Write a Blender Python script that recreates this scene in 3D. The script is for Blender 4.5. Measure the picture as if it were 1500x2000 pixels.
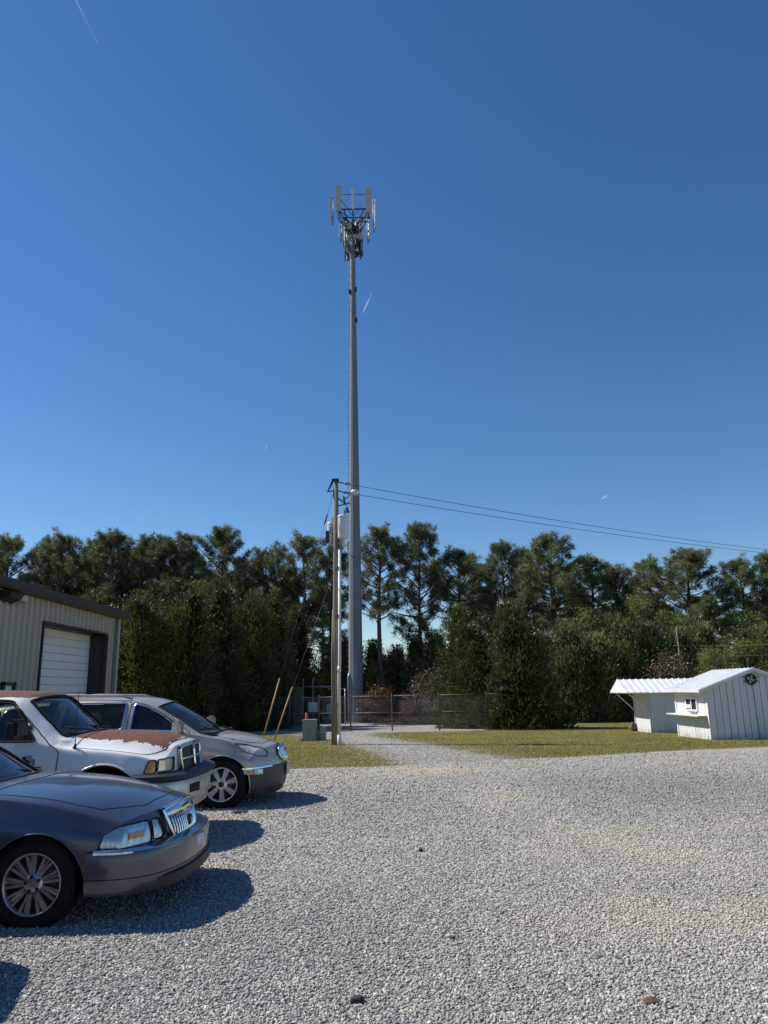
import bpy, bmesh, math, random
import numpy as np
from mathutils import Vector, Matrix
for o in list(bpy.data.objects): bpy.data.objects.remove(o)
SC = bpy.context.scene; COL = SC.collection
R = math.radians; PI = math.pi

# ------------------------------------------------------------ camera, sky, sun, exposure
PITCH, ROLL, CAMH = R(13.4), R(0.96), 1.68
r0 = Vector((1, 0, 0)); u0 = Vector((0, -math.sin(PITCH), math.cos(PITCH))); f0 = Vector((0, math.cos(PITCH), math.sin(PITCH)))
rr = r0*math.cos(ROLL) - u0*math.sin(ROLL); uu = u0*math.cos(ROLL) + r0*math.sin(ROLL)
cam_data = bpy.data.cameras.new('camera'); cam = bpy.data.objects.new('camera', cam_data); COL.objects.link(cam)
M = Matrix((rr, uu, -f0)).transposed().to_4x4(); M.translation = (0, 0, CAMH); cam.matrix_world = M
cam_data.sensor_fit = 'VERTICAL'; cam_data.sensor_height = 24; cam_data.lens = 24*1450/2000
cam_data.clip_start = 0.05; cam_data.clip_end = 40000
SC.camera = cam

SUN_EL, SUN_AZ = R(47.5), R(-73)          # azimuth measured from +Y towards +X: high, to the left and a little beyond the cars
world = bpy.data.worlds.new('World'); SC.world = world; world.use_nodes = True
wn = world.node_tree.nodes; wl = world.node_tree.links
sky = wn.new('ShaderNodeTexSky'); sky.sky_type = 'NISHITA'; sky.sun_disc = False
sky.sun_elevation = SUN_EL; sky.sun_rotation = SUN_AZ
sky.altitude = 200; sky.air_density = 1.0; sky.dust_density = 0.05; sky.ozone_density = 3.5
bg = wn['Background']; bg.inputs['Strength'].default_value = 0.097
hsv = wn.new('ShaderNodeHueSaturation'); hsv.inputs['Saturation'].default_value = 1.22; hsv.inputs['Hue'].default_value = 0.503
wl.new(sky.outputs[0], hsv.inputs['Color']); wl.new(hsv.outputs[0], bg.inputs['Color'])
sd = bpy.data.lights.new('sun', 'SUN'); sd.energy = 5.0; sd.angle = R(0.55); sd.color = (1, 0.945, 0.855)
sun = bpy.data.objects.new('sun', sd); COL.objects.link(sun)
ldir = Vector((-math.sin(SUN_AZ)*math.cos(SUN_EL), -math.cos(SUN_AZ)*math.cos(SUN_EL), -math.sin(SUN_EL)))
sun.rotation_euler = ldir.to_track_quat('-Z', 'Y').to_euler(); sun.location = (-30, 20, 60)
SC.view_settings.view_transform = 'Standard'; SC.view_settings.look = 'None'
SC.view_settings.gamma = 1; SC.view_settings.use_curve_mapping = False; SC.view_settings.exposure = 0.27
SC.render.engine = 'CYCLES'; SC.render.resolution_x = 768; SC.render.resolution_y = 1024

# ------------------------------------------------------------ helpers
def gz(x, y):
    if y < 10: return 0.0
    if y < 20: return -0.001*(y-10)**2
    return -0.02*(y-15) if y < 65 else -1.0

def tag(o, label=None, cat=None, group=None, kind=None):
    if label: o['label'] = label
    if cat: o['category'] = cat
    if group: o['group'] = group
    if kind: o['kind'] = kind
    return o
def thing(name, label, cat, loc=(0, 0, 0), rz=0, group=None):
    o = bpy.data.objects.new(name, None); COL.objects.link(o); o.location = loc; o.rotation_euler.z = rz
    o.empty_display_size = 0.2
    return tag(o, label, cat, group)
def rootloc(p):
    v = Vector((0, 0, 0))
    while p is not None: v += p.location; p = p.parent
    return v
def link(name, me, mat, parent=None):
    o = bpy.data.objects.new(name, me); COL.objects.link(o)
    if mat is not None:
        for m in (mat if isinstance(mat, (list, tuple)) else [mat]): me.materials.append(m)
    if parent is not None: o.parent = parent
    return o
def copy_tree(o, parent=None):
    c = o.copy(); COL.objects.link(c); c.parent = parent
    for ch in list(o.children): copy_tree(ch, c)
    return c
def fast_mesh(name, V, F, smooth=False, tone=None):
    """V (n,3), F (m,3|4) arrays"""
    V = np.asarray(V, dtype=np.float32); F = np.asarray(F, dtype=np.int32); k = F.shape[1]
    me = bpy.data.meshes.new(name); me.vertices.add(len(V)); me.vertices.foreach_set('co', V.ravel())
    me.loops.add(F.size); me.loops.foreach_set('vertex_index', F.ravel())
    me.polygons.add(len(F)); me.polygons.foreach_set('loop_start', np.arange(0, F.size, k, dtype=np.int32))
    me.update(calc_edges=True)
    if smooth: me.polygons.foreach_set('use_smooth', np.ones(len(F), dtype=bool))
    if tone is not None:
        a = me.attributes.new('tone', 'FLOAT', 'POINT'); a.data.foreach_set('value', np.asarray(tone, dtype=np.float32))
    return me

class MB:
    """collects shapes; build() links them as one mesh object"""
    def __init__(s): s.v = []; s.f = []; s.sm = []
    def add(s, vs, fs, smooth=False):
        b = len(s.v); s.v += [tuple(v) for v in vs]; s.f += [tuple(i+b for i in f) for f in fs]; s.sm += [smooth]*len(fs); return s
    def box(s, c, size, rot=None, bev=0.0):
        hx, hy, hz = [d/2 for d in size]
        if bev <= 0:
            vs = [Vector((x*hx, y*hy, z*hz)) for x in (-1, 1) for y in (-1, 1) for z in (-1, 1)]
            fs = [(0, 1, 3, 2), (4, 6, 7, 5), (0, 4, 5, 1), (2, 3, 7, 6), (0, 2, 6, 4), (1, 5, 7, 3)]
        else:
            bm = bmesh.new(); bmesh.ops.create_cube(bm, size=1)
            for v in bm.verts: v.co = Vector((v.co.x*size[0], v.co.y*size[1], v.co.z*size[2]))
            bmesh.ops.bevel(bm, geom=bm.edges[:], offset=bev, segments=2, affect='EDGES')
            bm.verts.index_update(); vs = [v.co.copy() for v in bm.verts]; fs = [tuple(v.index for v in f.verts) for f in bm.faces]; bm.free()
        if rot is not None: vs = [rot @ v for v in vs]
        c = Vector(c); return s.add([v+c for v in vs], fs)
    def tube(s, pts, r, n=8, cap=True, smooth=True):
        pts = [Vector(p) for p in pts]; rs = r if isinstance(r, (list, tuple)) else [r]*len(pts)
        vs = []; fs = []; up = None
        for i, p in enumerate(pts):
            d = (pts[min(i+1, len(pts)-1)] - pts[max(i-1, 0)]).normalized()
            if up is None: a = d.orthogonal().normalized()
            else:
                a = up - d*up.dot(d); a = a.normalized() if a.length > 1e-6 else d.orthogonal().normalized()
            up = a; b = d.cross(a)
            for k in range(n):
                t = 2*PI*k/n; vs.append(p + (a*math.cos(t)+b*math.sin(t))*rs[i])
        for i in range(len(pts)-1):
            for k in range(n): fs.append((i*n+k, i*n+(k+1) % n, (i+1)*n+(k+1) % n, (i+1)*n+k))
        s.add(vs, fs, smooth)
        if cap:
            b = len(s.v)-len(vs); m = b+(len(pts)-1)*n
            s.f += [tuple(b+k for k in reversed(range(n))), tuple(m+k for k in range(n))]; s.sm += [False, False]
        return s
    def lathe(s, c, prof, n=24, axis='Z', smooth=True):
        """prof: list of (radius, height); closed if first/last radius 0"""
        c = Vector(c); vs = []; fs = []
        for (r, h) in prof:
            for k in range(n):
                t = 2*PI*k/n; a, b = r*math.cos(t), r*math.sin(t)
                vs.append(c + (Vector((a, b, h)) if axis == 'Z' else Vector((a, h, b)) if axis == 'Y' else Vector((h, a, b))))
        for i in range(len(prof)-1):
            for k in range(n): fs.append((i*n+k, i*n+(k+1) % n, (i+1)*n+(k+1) % n, (i+1)*n+k))
        return s.add(vs, fs, smooth)
    def quad(s, *p): return s.add(p, [tuple(range(len(p)))])
    def prism(s, poly, d):
        """poly: 3d points, extruded by vector d"""
        n = len(poly); d = Vector(d); a = [Vector(p) for p in poly]
        return s.add(a+[p+d for p in a], [tuple(reversed(range(n))), tuple(range(n, 2*n))]+[(i, (i+1) % n, n+(i+1) % n, n+i) for i in range(n)])
    def build(s, name, mat, parent=None, local=False):
        off = Vector((0, 0, 0)) if (local or parent is None) else rootloc(parent)
        me = bpy.data.meshes.new(name); me.from_pydata([(v[0]-off[0], v[1]-off[1], v[2]-off[2]) for v in s.v], [], s.f)
        me.polygons.foreach_set('use_smooth', s.sm); me.update()
        bm = bmesh.new(); bm.from_mesh(me); bmesh.ops.recalc_face_normals(bm, faces=bm.faces); bm.to_mesh(me); bm.free()
        return link(name, me, mat, parent)

# ------------------------------------------------------------ materials
def newmat(name):
    m = bpy.data.materials.new(name); m.use_nodes = True; nt = m.node_tree
    return m, nt.nodes, nt.links, nt.nodes['Principled BSDF']
def noise(n, l, scale, detail=4, rough=0.55, coord='Object', vec=None):
    t = n.new('ShaderNodeTexNoise'); t.inputs['Scale'].default_value = scale; t.inputs['Detail'].default_value = detail; t.inputs['Roughness'].default_value = rough
    if vec is None: tc = n.new('ShaderNodeTexCoord'); vec = tc.outputs[coord]
    l.new(vec, t.inputs['Vector']); return t.outputs['Fac']
def ramp(n, l, fac, stops):
    r = n.new('ShaderNodeValToRGB'); e = r.color_ramp.elements
    while len(e) < len(stops): e.new(0.5)
    for k, (p, c) in enumerate(stops):
        e[k].position = p; e[k].color = (*c, 1) if not isinstance(c, (int, float)) else (c, c, c, 1)
    l.new(fac, r.inputs['Fac']); return r.outputs['Color']
def mixc(n, l, fac, a, b, mode='MIX'):
    m = n.new('ShaderNodeMix'); m.data_type = 'RGBA'; m.blend_type = mode
    for sock, v in ((m.inputs['Factor'], fac), (m.inputs['A'], a), (m.inputs['B'], b)):
        if hasattr(v, 'links'): l.new(v, sock)
        elif isinstance(v, tuple): sock.default_value = (*v, 1)
        else: sock.default_value = v
    for k in m.inputs:
        pass
    return m
def mix(n, l, fac, a, b, mode='MIX'):
    m = n.new('ShaderNodeMixRGB'); m.blend_type = mode
    for sock, v in ((m.inputs[0], fac), (m.inputs[1], a), (m.inputs[2], b)):
        if isinstance(v, bpy.types.NodeSocket): l.new(v, sock)
        elif isinstance(v, tuple): sock.default_value = (*v, 1)
        else: sock.default_value = v
    return m.outputs[0]
def bump(n, l, bsdf, h, strength=0.3, dist=0.02):
    b = n.new('ShaderNodeBump'); b.inputs['Strength'].default_value = strength; b.inputs['Distance'].default_value = dist
    l.new(h, b.inputs['Height']); l.new(b.outputs[0], bsdf.inputs['Normal']); return b
def simple(name, col, rough=0.5, metal=0.0, var=0.12, scale=6, coat=0.0, bmp=0.0, spec=0.5):
    m, n, l, b = newmat(name)
    f = noise(n, l, scale, 5)
    lo = tuple(c*(1-var) for c in col); hi = tuple(min(1, c*(1+var)) for c in col)
    l.new(ramp(n, l, f, [(0.3, lo), (0.7, hi)]), b.inputs['Base Color'])
    b.inputs['Roughness'].default_value = rough; b.inputs['Metallic'].default_value = metal; b.inputs['Coat Weight'].default_value = coat
    b.inputs['Specular IOR Level'].default_value = spec
    if bmp: bump(n, l, b, f, bmp, 0.01)
    return m
def foliage(name, dark, light, transl=0.25, rough=0.5):
    m, n, l, b = newmat(name)
    a = n.new('ShaderNodeAttribute'); a.attribute_name = 'tone'
    oi = n.new('ShaderNodeObjectInfo')
    col = ramp(n, l, a.outputs['Fac'], [(0.0, dark), (1.0, light)])
    hs = n.new('ShaderNodeHueSaturation'); l.new(col, hs.inputs['Color'])
    mr = n.new('ShaderNodeMapRange'); l.new(oi.outputs['Random'], mr.inputs[0]); mr.inputs[3].default_value = 0.8; mr.inputs[4].default_value = 1.25; l.new(mr.outputs[0], hs.inputs['Value'])
    b.inputs['Roughness'].default_value = rough; b.inputs['Specular IOR Level'].default_value = 0.4
    l.new(hs.outputs[0], b.inputs['Base Color'])
    t = n.new('ShaderNodeBsdfTranslucent'); l.new(hs.outputs[0], t.inputs['Color'])
    ms = n.new('ShaderNodeMixShader'); ms.inputs[0].default_value = transl
    l.new(b.outputs[0], ms.inputs[1]); l.new(t.outputs[0], ms.inputs[2]); l.new(ms.outputs[0], n['Material Output'].inputs['Surface'])
    return m
MT = {}
MT['black'] = simple('black_plastic', (0.012, 0.012, 0.013), 0.55)
MT['rubber'] = simple('tyre_rubber', (0.011, 0.011, 0.011), 0.85, bmp=0.2, scale=30, spec=0.2)
MT['seam'] = simple('panel_gap', (0.01, 0.01, 0.011), 0.9)
MT['chrome'] = simple('chrome', (0.78, 0.79, 0.8), 0.12, 1.0, 0.06)
MT['alloy'] = simple('alloy', (0.42, 0.42, 0.43), 0.32, 0.9, 0.15, 12)
MT['dark_alloy'] = simple('dark_alloy', (0.05, 0.05, 0.055), 0.5, 0.5)
MT['steel'] = simple('galvanised', (0.30, 0.32, 0.33), 0.5, 0.5, 0.12, 3)
MT['dark_steel'] = simple('dark_steel', (0.05, 0.055, 0.06), 0.6, 0.4)
MT['white'] = simple('white_paint', (0.80, 0.80, 0.78), 0.5, 0, 0.05, 3)
MT['interior'] = simple('car_interior', (0.035, 0.034, 0.033), 0.8)
# ------------------------------------------------------------ setting: ground, lawn, gravel
rng = np.random.default_rng(7)
def gravel_mat(name, warm=0.0, tone=1.0):
    m, n, l, b = newmat(name)
    tc = n.new('ShaderNodeTexCoord'); P = tc.outputs['Object']
    v1 = n.new('ShaderNodeTexVoronoi'); v1.inputs['Scale'].default_value = 34; l.new(P, v1.inputs['Vector'])
    v2 = n.new('ShaderNodeTexVoronoi'); v2.inputs['Scale'].default_value = 75; l.new(P, v2.inputs['Vector'])
    sep = n.new('ShaderNodeSeparateColor'); l.new(v1.outputs['Color'], sep.inputs[0])
    sep2 = n.new('ShaderNodeSeparateColor'); l.new(v2.outputs['Color'], sep2.inputs[0])
    t = tone
    c1 = ramp(n, l, sep.outputs[0], [(0.0, (0.13*t, 0.13*t, 0.132*t)), (0.35, (0.27*t, 0.27*t, 0.268*t)), (0.75, (0.38*t, 0.38*t, 0.37*t)), (1.0, (0.58*t, 0.575*t, 0.55*t))])
    c2 = ramp(n, l, sep2.outputs[0], [(0.0, (0.16*t, 0.16*t, 0.16*t)), (1.0, (0.48*t, 0.475*t, 0.46*t))])
    c = mix(n, l, 0.45, c1, c2)
    big = noise(n, l, 0.32, 5, 0.6, vec=P); med = noise(n, l, 1.7, 5, 0.65, vec=P)
    c = mix(n, l, ramp(n, l, big, [(0.50, 0.0), (0.66, 0.4)]), c, (0.42, 0.385, 0.32))       # sandy fines showing through
    c = mix(n, l, ramp(n, l, med, [(0.35, 0.30), (0.6, 0.0)]), c, (0.20, 0.20, 0.205))
    if warm: c = mix(n, l, ramp(n, l, noise(n, l, 1.1, 5, 0.7, vec=P), [(0.3, warm), (0.65, 0.15*warm)]), c, (0.40, 0.36, 0.27))
    wa = n.new('ShaderNodeAttribute'); wa.attribute_name = 'worn'
    c = mix(n, l, ramp(n, l, wa.outputs['Fac'], [(0.5, 0.0), (1.0, 0.75)]), c, (0.50, 0.455, 0.35)); c = mix(n, l, ramp(n, l, wa.outputs['Fac'], [(0.0, 0.7), (0.5, 0.0)]), c, (0.19, 0.19, 0.19))
    c = mix(n, l, 1.0, c, (1.0, 0.965, 0.90), 'MULTIPLY')
    l.new(c, b.inputs['Base Color']); b.inputs['Roughness'].default_value = 0.92; b.inputs['Specular IOR Level'].default_value = 0.2
    mh = n.new('ShaderNodeMath'); mh.operation = 'MULTIPLY_ADD'; l.new(v1.outputs['Distance'], mh.inputs[0]); mh.inputs[1].default_value = -1.0
    l.new(v2.outputs['Distance'], mh.inputs[2]); bump(n, l, b, v1.outputs['Distance'], 0.9, -0.025)
    return m
def lawn_mat():
    m, n, l, b = newmat('mown_grass')
    tc = n.new('ShaderNodeTexCoord'); P = tc.outputs['Object']
    f1 = noise(n, l, 0.35, 6, 0.6, vec=P); f2 = noise(n, l, 9, 6, 0.75, vec=P); f3 = noise(n, l, 60, 3, 0.7, vec=P)
    g = ramp(n, l, f2, [(0.25, (0.11, 0.108, 0.028)), (0.55, (0.20, 0.185, 0.046)), (0.8, (0.31, 0.26, 0.09))])
    c = mix(n, l, ramp(n, l, f1, [(0.45, 0.0), (0.68, 0.55)]), g, (0.40, 0.31, 0.12))
    c = mix(n, l, ramp(n, l, f3, [(0.3, 0.35), (0.6, 0.0)]), c, (0.10, 0.10, 0.028))
    l.new(c, b.inputs['Base Color']); b.inputs['Roughness'].default_value = 0.95; b.inputs['Specular IOR Level'].default_value = 0.1
    bump(n, l, b, f3, 0.8, 0.05); return m
MT['gravel'] = gravel_mat('grey_gravel', 0.0, 1.12); MT['drive'] = gravel_mat('drive_gravel', 0.75); MT['lawn'] = lawn_mat()
m, n, l, b = newmat('woodland_floor'); P = n.new('ShaderNodeTexCoord').outputs['Object']
l.new(ramp(n, l, noise(n, l, 3, 8, 0.7, vec=P), [(0.3, (0.035, 0.028, 0.016)), (0.5, (0.085, 0.06, 0.033)), (0.72, (0.15, 0.105, 0.06))]), b.inputs['Base Color'])
b.inputs['Roughness'].default_value = 1; bump(n, l, b, noise(n, l, 14, 6, 0.7, vec=P), 0.8, 0.06); MT['floor'] = m

def worn(x, y):
    """0.5 = plain gravel, above = pale sandy fines worn through by wheels, below = darker fresh stone"""
    e = lambda cx, cy, sx, sy: np.exp(-((x-cx)/sx)**2-((y-cy)/sy)**2)
    w = .9*e(1.0, 17.2, 1.3, 1.6)+.75*e(1.75, 12.6, .7, 2.0)+.6*e(2.5, 8.4, 1.0, 1.0)+.45*e(1.4, 5.9, .9, .8)+.5*e(2.8, 6.1, 1.0, .7)+.5*e(4.6, 9.6, 2.4, .25)-.75*e(4.9, 13.2, 3.2, 2.6)-.35*e(-.6, 6.0, 1.6, 1.0)-.35*e(6.5, 9, 2.5, .9)-.3*e(-.2, 12, 1.4, 2.5)
    nz = .5*np.sin(x*2.3+1.7*np.sin(y*1.1))*np.sin(y*1.9+1.3*np.sin(x*1.7))+.5*np.sin(x*5.1+2*np.sin(y*3.3)+1)*np.sin(y*4.3+x)
    return np.clip(.5+.5*(w*(1+.55*nz)+.12*nz), 0, 1)
def add_attr(me, name, vals):
    a = me.attributes.new(name, 'FLOAT', 'POINT'); a.data.foreach_set('value', np.asarray(vals, dtype=np.float32))
def sheet(name, xs, ys, lo, hi, dz, mat, by='x', kind='structure'):
    """grid sheet on the terrain; by='x': y clamped between lo(x), hi(x); by='y': x spread between lo(y), hi(y)"""
    V = []; nx = len(xs); ny = len(ys)
    for y in ys:
        for x in xs:
            if by == 'x': X, Y = x, min(max(y, lo(x)), hi(x))
            else: X, Y = lo(y)+(hi(y)-lo(y))*x, y
            V.append((X, Y, gz(X, Y)+dz))
    F = [(j*nx+i, j*nx+i+1, (j+1)*nx+i+1, (j+1)*nx+i) for j in range(ny-1) for i in range(nx-1)]
    if by == 'x':
        F = [f for f in F if abs(V[f[0]][1]-V[f[3]][1])+abs(V[f[1]][1]-V[f[2]][1]) > 1e-5]
    me = fast_mesh(name, V, F, True); A = np.array(V); add_attr(me, 'worn', worn(A[:, 0], A[:, 1]) if name == 'gravel_lot' else np.full(len(A), .5))
    return tag(link(name, me, mat), kind=kind)
jit = np.random.default_rng(3).normal(0, 1, 4000)
def jag(t, a, f=5.0):
    t = t*f+500; i = int(math.floor(t)); u = t-i; w = lambda k: jit[k % 4000]
    s = w(i)*(1-u)+w(i+1)*u; t2 = t*3.3; j = int(math.floor(t2)); v = t2-j
    return a*(s+0.6*(w(j+71)*(1-v)+w(j+72)*v))
far = list(np.concatenate([np.linspace(-6000, -150, 8), np.arange(-140, 141, 10), np.linspace(150, 6000, 8)]))
fy = list(np.concatenate([[-6000, -1000, -200, -60], np.arange(-20, 10, 5), np.arange(10, 66, 0.5), [66, 70, 80, 120, 300, 1000, 6000]]))
sheet('ground', far, fy, lambda x: -9e9, lambda x: 9e9, -0.012, MT['floor'])
XL = np.interp
lot_far = lambda x: float(XL(x, [-60, -9, -2.3, 0.25, 1.6, 3.1, 4.45, 7.66, 10.93, 26, 60], [17.7, 17.7, 17.69, 17.95, 18.9, 19.5, 19.8, 21.45, 22.55, 27.5, 33]))+jag(x, 0.045)
lawn_far = lambda x: float(XL(x, [-60, -9, -4.5, 0, 4.0, 8, 13, 60], [40, 40, 40.4, 39.6, 39.4, 43.5, 51, 51]))+jag(x+33, 0.12, 2)
sheet('lawn', list(np.arange(-45, 60.1, 0.25)), list(np.arange(16, 53, 0.5)), lambda x: 16.0, lawn_far, 0.0, MT['lawn'])
dl = lambda y: float(XL(y, [17, 18, 22, 25.5, 29.9, 34.8, 38, 41.5], [0.3, 0.2, -0.26, -0.97, -1.82, -3.0, -4.6, -8]))+jag(y, 0.07)
dr = lambda y: float(XL(y, [17, 19.6, 22.4, 25.8, 30.6, 35.6, 38.5, 41.5], [3.2, 3.05, 2.5, 1.75, 0.5, -0.9, -0.7, 0.5]))+jag(y+91, 0.09)
sheet('gravel_drive', list(np.linspace(0, 1, 25)), list(np.arange(17.0, 40.1, 0.2)), dl, dr, 0.006, MT['drive'], 'y')
sheet('gravel_lot', list(np.arange(-45, 45.1, 0.2)), list(np.arange(-20, 36, 0.5)), lambda x: -20.0, lot_far, 0.010, MT['gravel'])
sheet('compound_gravel', list(np.arange(-11, 9.01, 0.25)), list(np.arange(38, 63.5, 0.5)), lambda x: max(lawn_far(x)-0.25, 38), lambda x: 62.0, 0.004, MT['gravel'])

# loose stones: crushed gravel standing proud of the lot, densest where the camera can tell them apart
def stones(name, XY, size, mat, zoff, seed, tones):
    g = np.random.default_rng(seed); n = len(XY)
    base = np.array([[1, 0, 0], [0, 1, 0], [-1, 0, 0], [0, -1, 0], [0.1, 0.1, 1], [0, 0, -0.6]], dtype=np.float32)
    V = base[None]*(1+g.uniform(-0.35, 0.35, (n, 6, 3))) + g.uniform(-0.25, 0.25, (n, 6, 3))
    V *= size[:, None, None]*np.stack([g.uniform(0.8, 1.35, n), g.uniform(0.6, 1.0, n), g.uniform(0.5, 0.85, n)], 1)[:, None, :]
    a = g.uniform(0, 2*PI, n); t = g.normal(0, 0.4, n)
    x, y, z = V[..., 0].copy(), V[..., 1].copy(), V[..., 2].copy()
    x, z = x*np.cos(t)[:, None]-z*np.sin(t)[:, None], x*np.sin(t)[:, None]+z*np.cos(t)[:, None]
    V[..., 0] = x*np.cos(a)[:, None]-y*np.sin(a)[:, None]; V[..., 1] = x*np.sin(a)[:, None]+y*np.cos(a)[:, None]; V[..., 2] = z
    V[..., 0] += XY[:, 0, None]; V[..., 1] += XY[:, 1, None]
    V[..., 2] += (np.array([gz(p[0], p[1]) for p in XY])+zoff+size*0.22)[:, None]
    T = np.array([[0, 1, 4], [1, 2, 4], [2, 3, 4], [3, 0, 4], [1, 0, 5], [2, 1, 5], [3, 2, 5], [0, 3, 5]])
    F = (np.arange(n)[:, None, None]*6+T[None]).reshape(-1, 3)
    me = fast_mesh(name, V.reshape(-1, 3), F, False, np.repeat(tones, 6)); add_attr(me, 'worn', np.repeat(worn(XY[:, 0], XY[:, 1]) if name == 'gravel' else np.full(n, .5), 6))
    return tag(link(name, me, mat), kind='stuff')
m, n, l, b = newmat('loose_stone'); a = n.new('ShaderNodeAttribute'); a.attribute_name = 'tone'
c = ramp(n, l, a.outputs['Fac'], [(0.0, (0.10, 0.10, 0.105)), (0.3, (0.27, 0.263, 0.25)), (0.7, (0.46, 0.447, 0.42)), (0.93, (0.68, 0.66, 0.62)), (1.0, (0.48, 0.40, 0.28))])
wa = n.new('ShaderNodeAttribute'); wa.attribute_name = 'worn'
c = mix(n, l, ramp(n, l, wa.outputs['Fac'], [(0.5, 0.0), (1.0, 0.65)]), c, (0.54, 0.485, 0.375)); c = mix(n, l, ramp(n, l, wa.outputs['Fac'], [(0.0, 0.65), (0.5, 0.0)]), c, (0.20, 0.20, 0.20))
l.new(c, b.inputs['Base Color']); b.inputs['Roughness'].default_value = 0.9; b.inputs['Specular IOR Level'].default_value = 0.2; MT['stone'] = m
N = 225000
yy = 3.6/(1-rng.uniform(0, 1, N)*(1-3.6/21.0))          # density falling with distance
xx = rng.uniform(-1, 1, N)*(0.58*yy+1.3)
keep = (yy < np.array([lot_far(x) for x in xx])+0.1)
XY = np.stack([xx[keep], yy[keep]], 1); ns = len(XY)
sz = (0.0065+0.0045*rng.random(ns)**2*2)*np.clip(XY[:, 1]/8, 1.0, 1.7)
tn = np.clip(rng.normal(0.5, 0.24, ns), 0, 1)
tag(stones('gravel', XY, sz, MT['stone'], 0.010, 11, tn), 'loose crushed grey gravel covering the parking lot', 'gravel')
# gravel and fines spread over the lawn edge and the drive
nd = 26000; yd = rng.uniform(17.4, 40, nd); xd = np.array([dl(y)+(dr(y)-dl(y))*u for y, u in zip(yd, rng.normal(0.5, 0.33, nd))])
tag(stones('gravel_scatter', np.stack([xd, yd], 1), 0.012+0.012*rng.random(nd), MT['stone'], 0.006, 12, np.clip(rng.normal(0.6, 0.22, nd), 0, 1)), 'loose pale gravel scattered along the drive to the tower', 'gravel')

# grass blades on the lawn
def blades(name, XY, h, mat, seed, tones, spread=0.6):
    g = np.random.default_rng(seed); n = len(XY); a = g.uniform(0, 2*PI, n); w = h*0.16
    z = np.array([gz(p[0], p[1]) for p in XY]); V = np.zeros((n, 3, 3), np.float32)
    V[:, 0, 0] = XY[:, 0]-w*np.cos(a); V[:, 0, 1] = XY[:, 1]-w*np.sin(a); V[:, 1, 0] = XY[:, 0]+w*np.cos(a); V[:, 1, 1] = XY[:, 1]+w*np.sin(a)
    V[:, 2, 0] = XY[:, 0]+h*g.normal(0, spread, n); V[:, 2, 1] = XY[:, 1]+h*g.normal(0, spread, n)
    V[:, 0, 2] = V[:, 1, 2] = z-0.003; V[:, 2, 2] = z+h*g.uniform(0.5, 1, n)
    return tag(link(name, fast_mesh(name, V.reshape(-1, 3), np.arange(3*n).reshape(-1, 3), False, np.repeat(tones, 3)), mat), kind='stuff')
MT['grass'] = foliage('grass_blades', (0.12, 0.12, 0.03), (0.44, 0.35, 0.14), 0.35)
n_ = 260000; gy = 16.5+34*rng.random(n_)**1.5; gx = rng.uniform(-0.56, 0.62, n_)*gy*1.02
ok = np.array([lot_far(x)-0.05+abs(rng.normal(0, 0.05)) < y < lawn_far(x)+0.3 and not (dl(y)+0.12+abs(rng.normal(0, .25)) < x < dr(y)-0.12-abs(rng.normal(0, .25)) and rng.random() > 0.04) for x, y in zip(gx, gy)])
ok &= ~((gx > 11.3) & (gy > 27.2) & (gy < 36.2))
G = np.stack([gx[ok], gy[ok]], 1); ng = len(G)
edge = np.array([max(0, 1-abs(y-lot_far(x))/0.5)+max(0, 1-abs(x-dl(y))/0.8)*0.9+max(0, 1-abs(x-dr(y))/0.9)*0.9 for x, y in G])
tag(blades('grass', G, 0.028+0.035*rng.random(ng), MT['grass'], 5, np.clip(rng.normal(0.33, 0.2, ng)+0.45*np.clip(edge, 0, 1), 0, 1), 0.5), 'short yellow-green mown grass of the lawn', 'grass')
# a few dark rocks and a scrap lying on the gravel
def rock(label, loc, s, col, seed, cat='rock', flat=0.7, name='rock'):
    bm = bmesh.new(); bmesh.ops.create_icosphere(bm, subdivisions=2, radius=1); g = random.Random(seed)
    pl = [(Vector((g.gauss(0, 1), g.gauss(0, 1), g.gauss(0, 1))).normalized(), g.uniform(0.6, 0.85)) for _ in range(9)]
    for v in bm.verts:
        for d, k in pl:
            q = v.co.dot(d)
            if q > k: v.co -= d*(q-k)
        v.co = Vector((v.co.x*s*1.2, v.co.y*s*0.9, v.co.z*s*flat))
    me = bpy.data.meshes.new(name); bm.to_mesh(me); bm.free()
    o = link(name, me, simple('rock_'+str(seed), col, 0.85, 0, 0.3, 30, bmp=0.4)); o.location = (*loc, gz(*loc)+0.012+s*flat*0.55); o.rotation_euler.z = g.random()*6
    return tag(o, label, cat)
rock('black fist-sized rock lying alone on the open gravel', (-0.19, 4.57), 0.036, (0.03, 0.03, 0.033), 1)
rock('small black rock on the gravel out in the middle of the lot', (0.33, 8.43), 0.032, (0.025, 0.025, 0.028), 2)
rock('tiny dark pebble on the gravel of the near lot, smallest of the dark rocks', (0.42, 5.6), 0.02, (0.05, 0.05, 0.053), 3)
rock('flat reddish brown chip lying on the gravel', (1.4, 4.52), 0.045, (0.10, 0.055, 0.035), 4, 'chip', 0.3, 'brick_chip')
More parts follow.
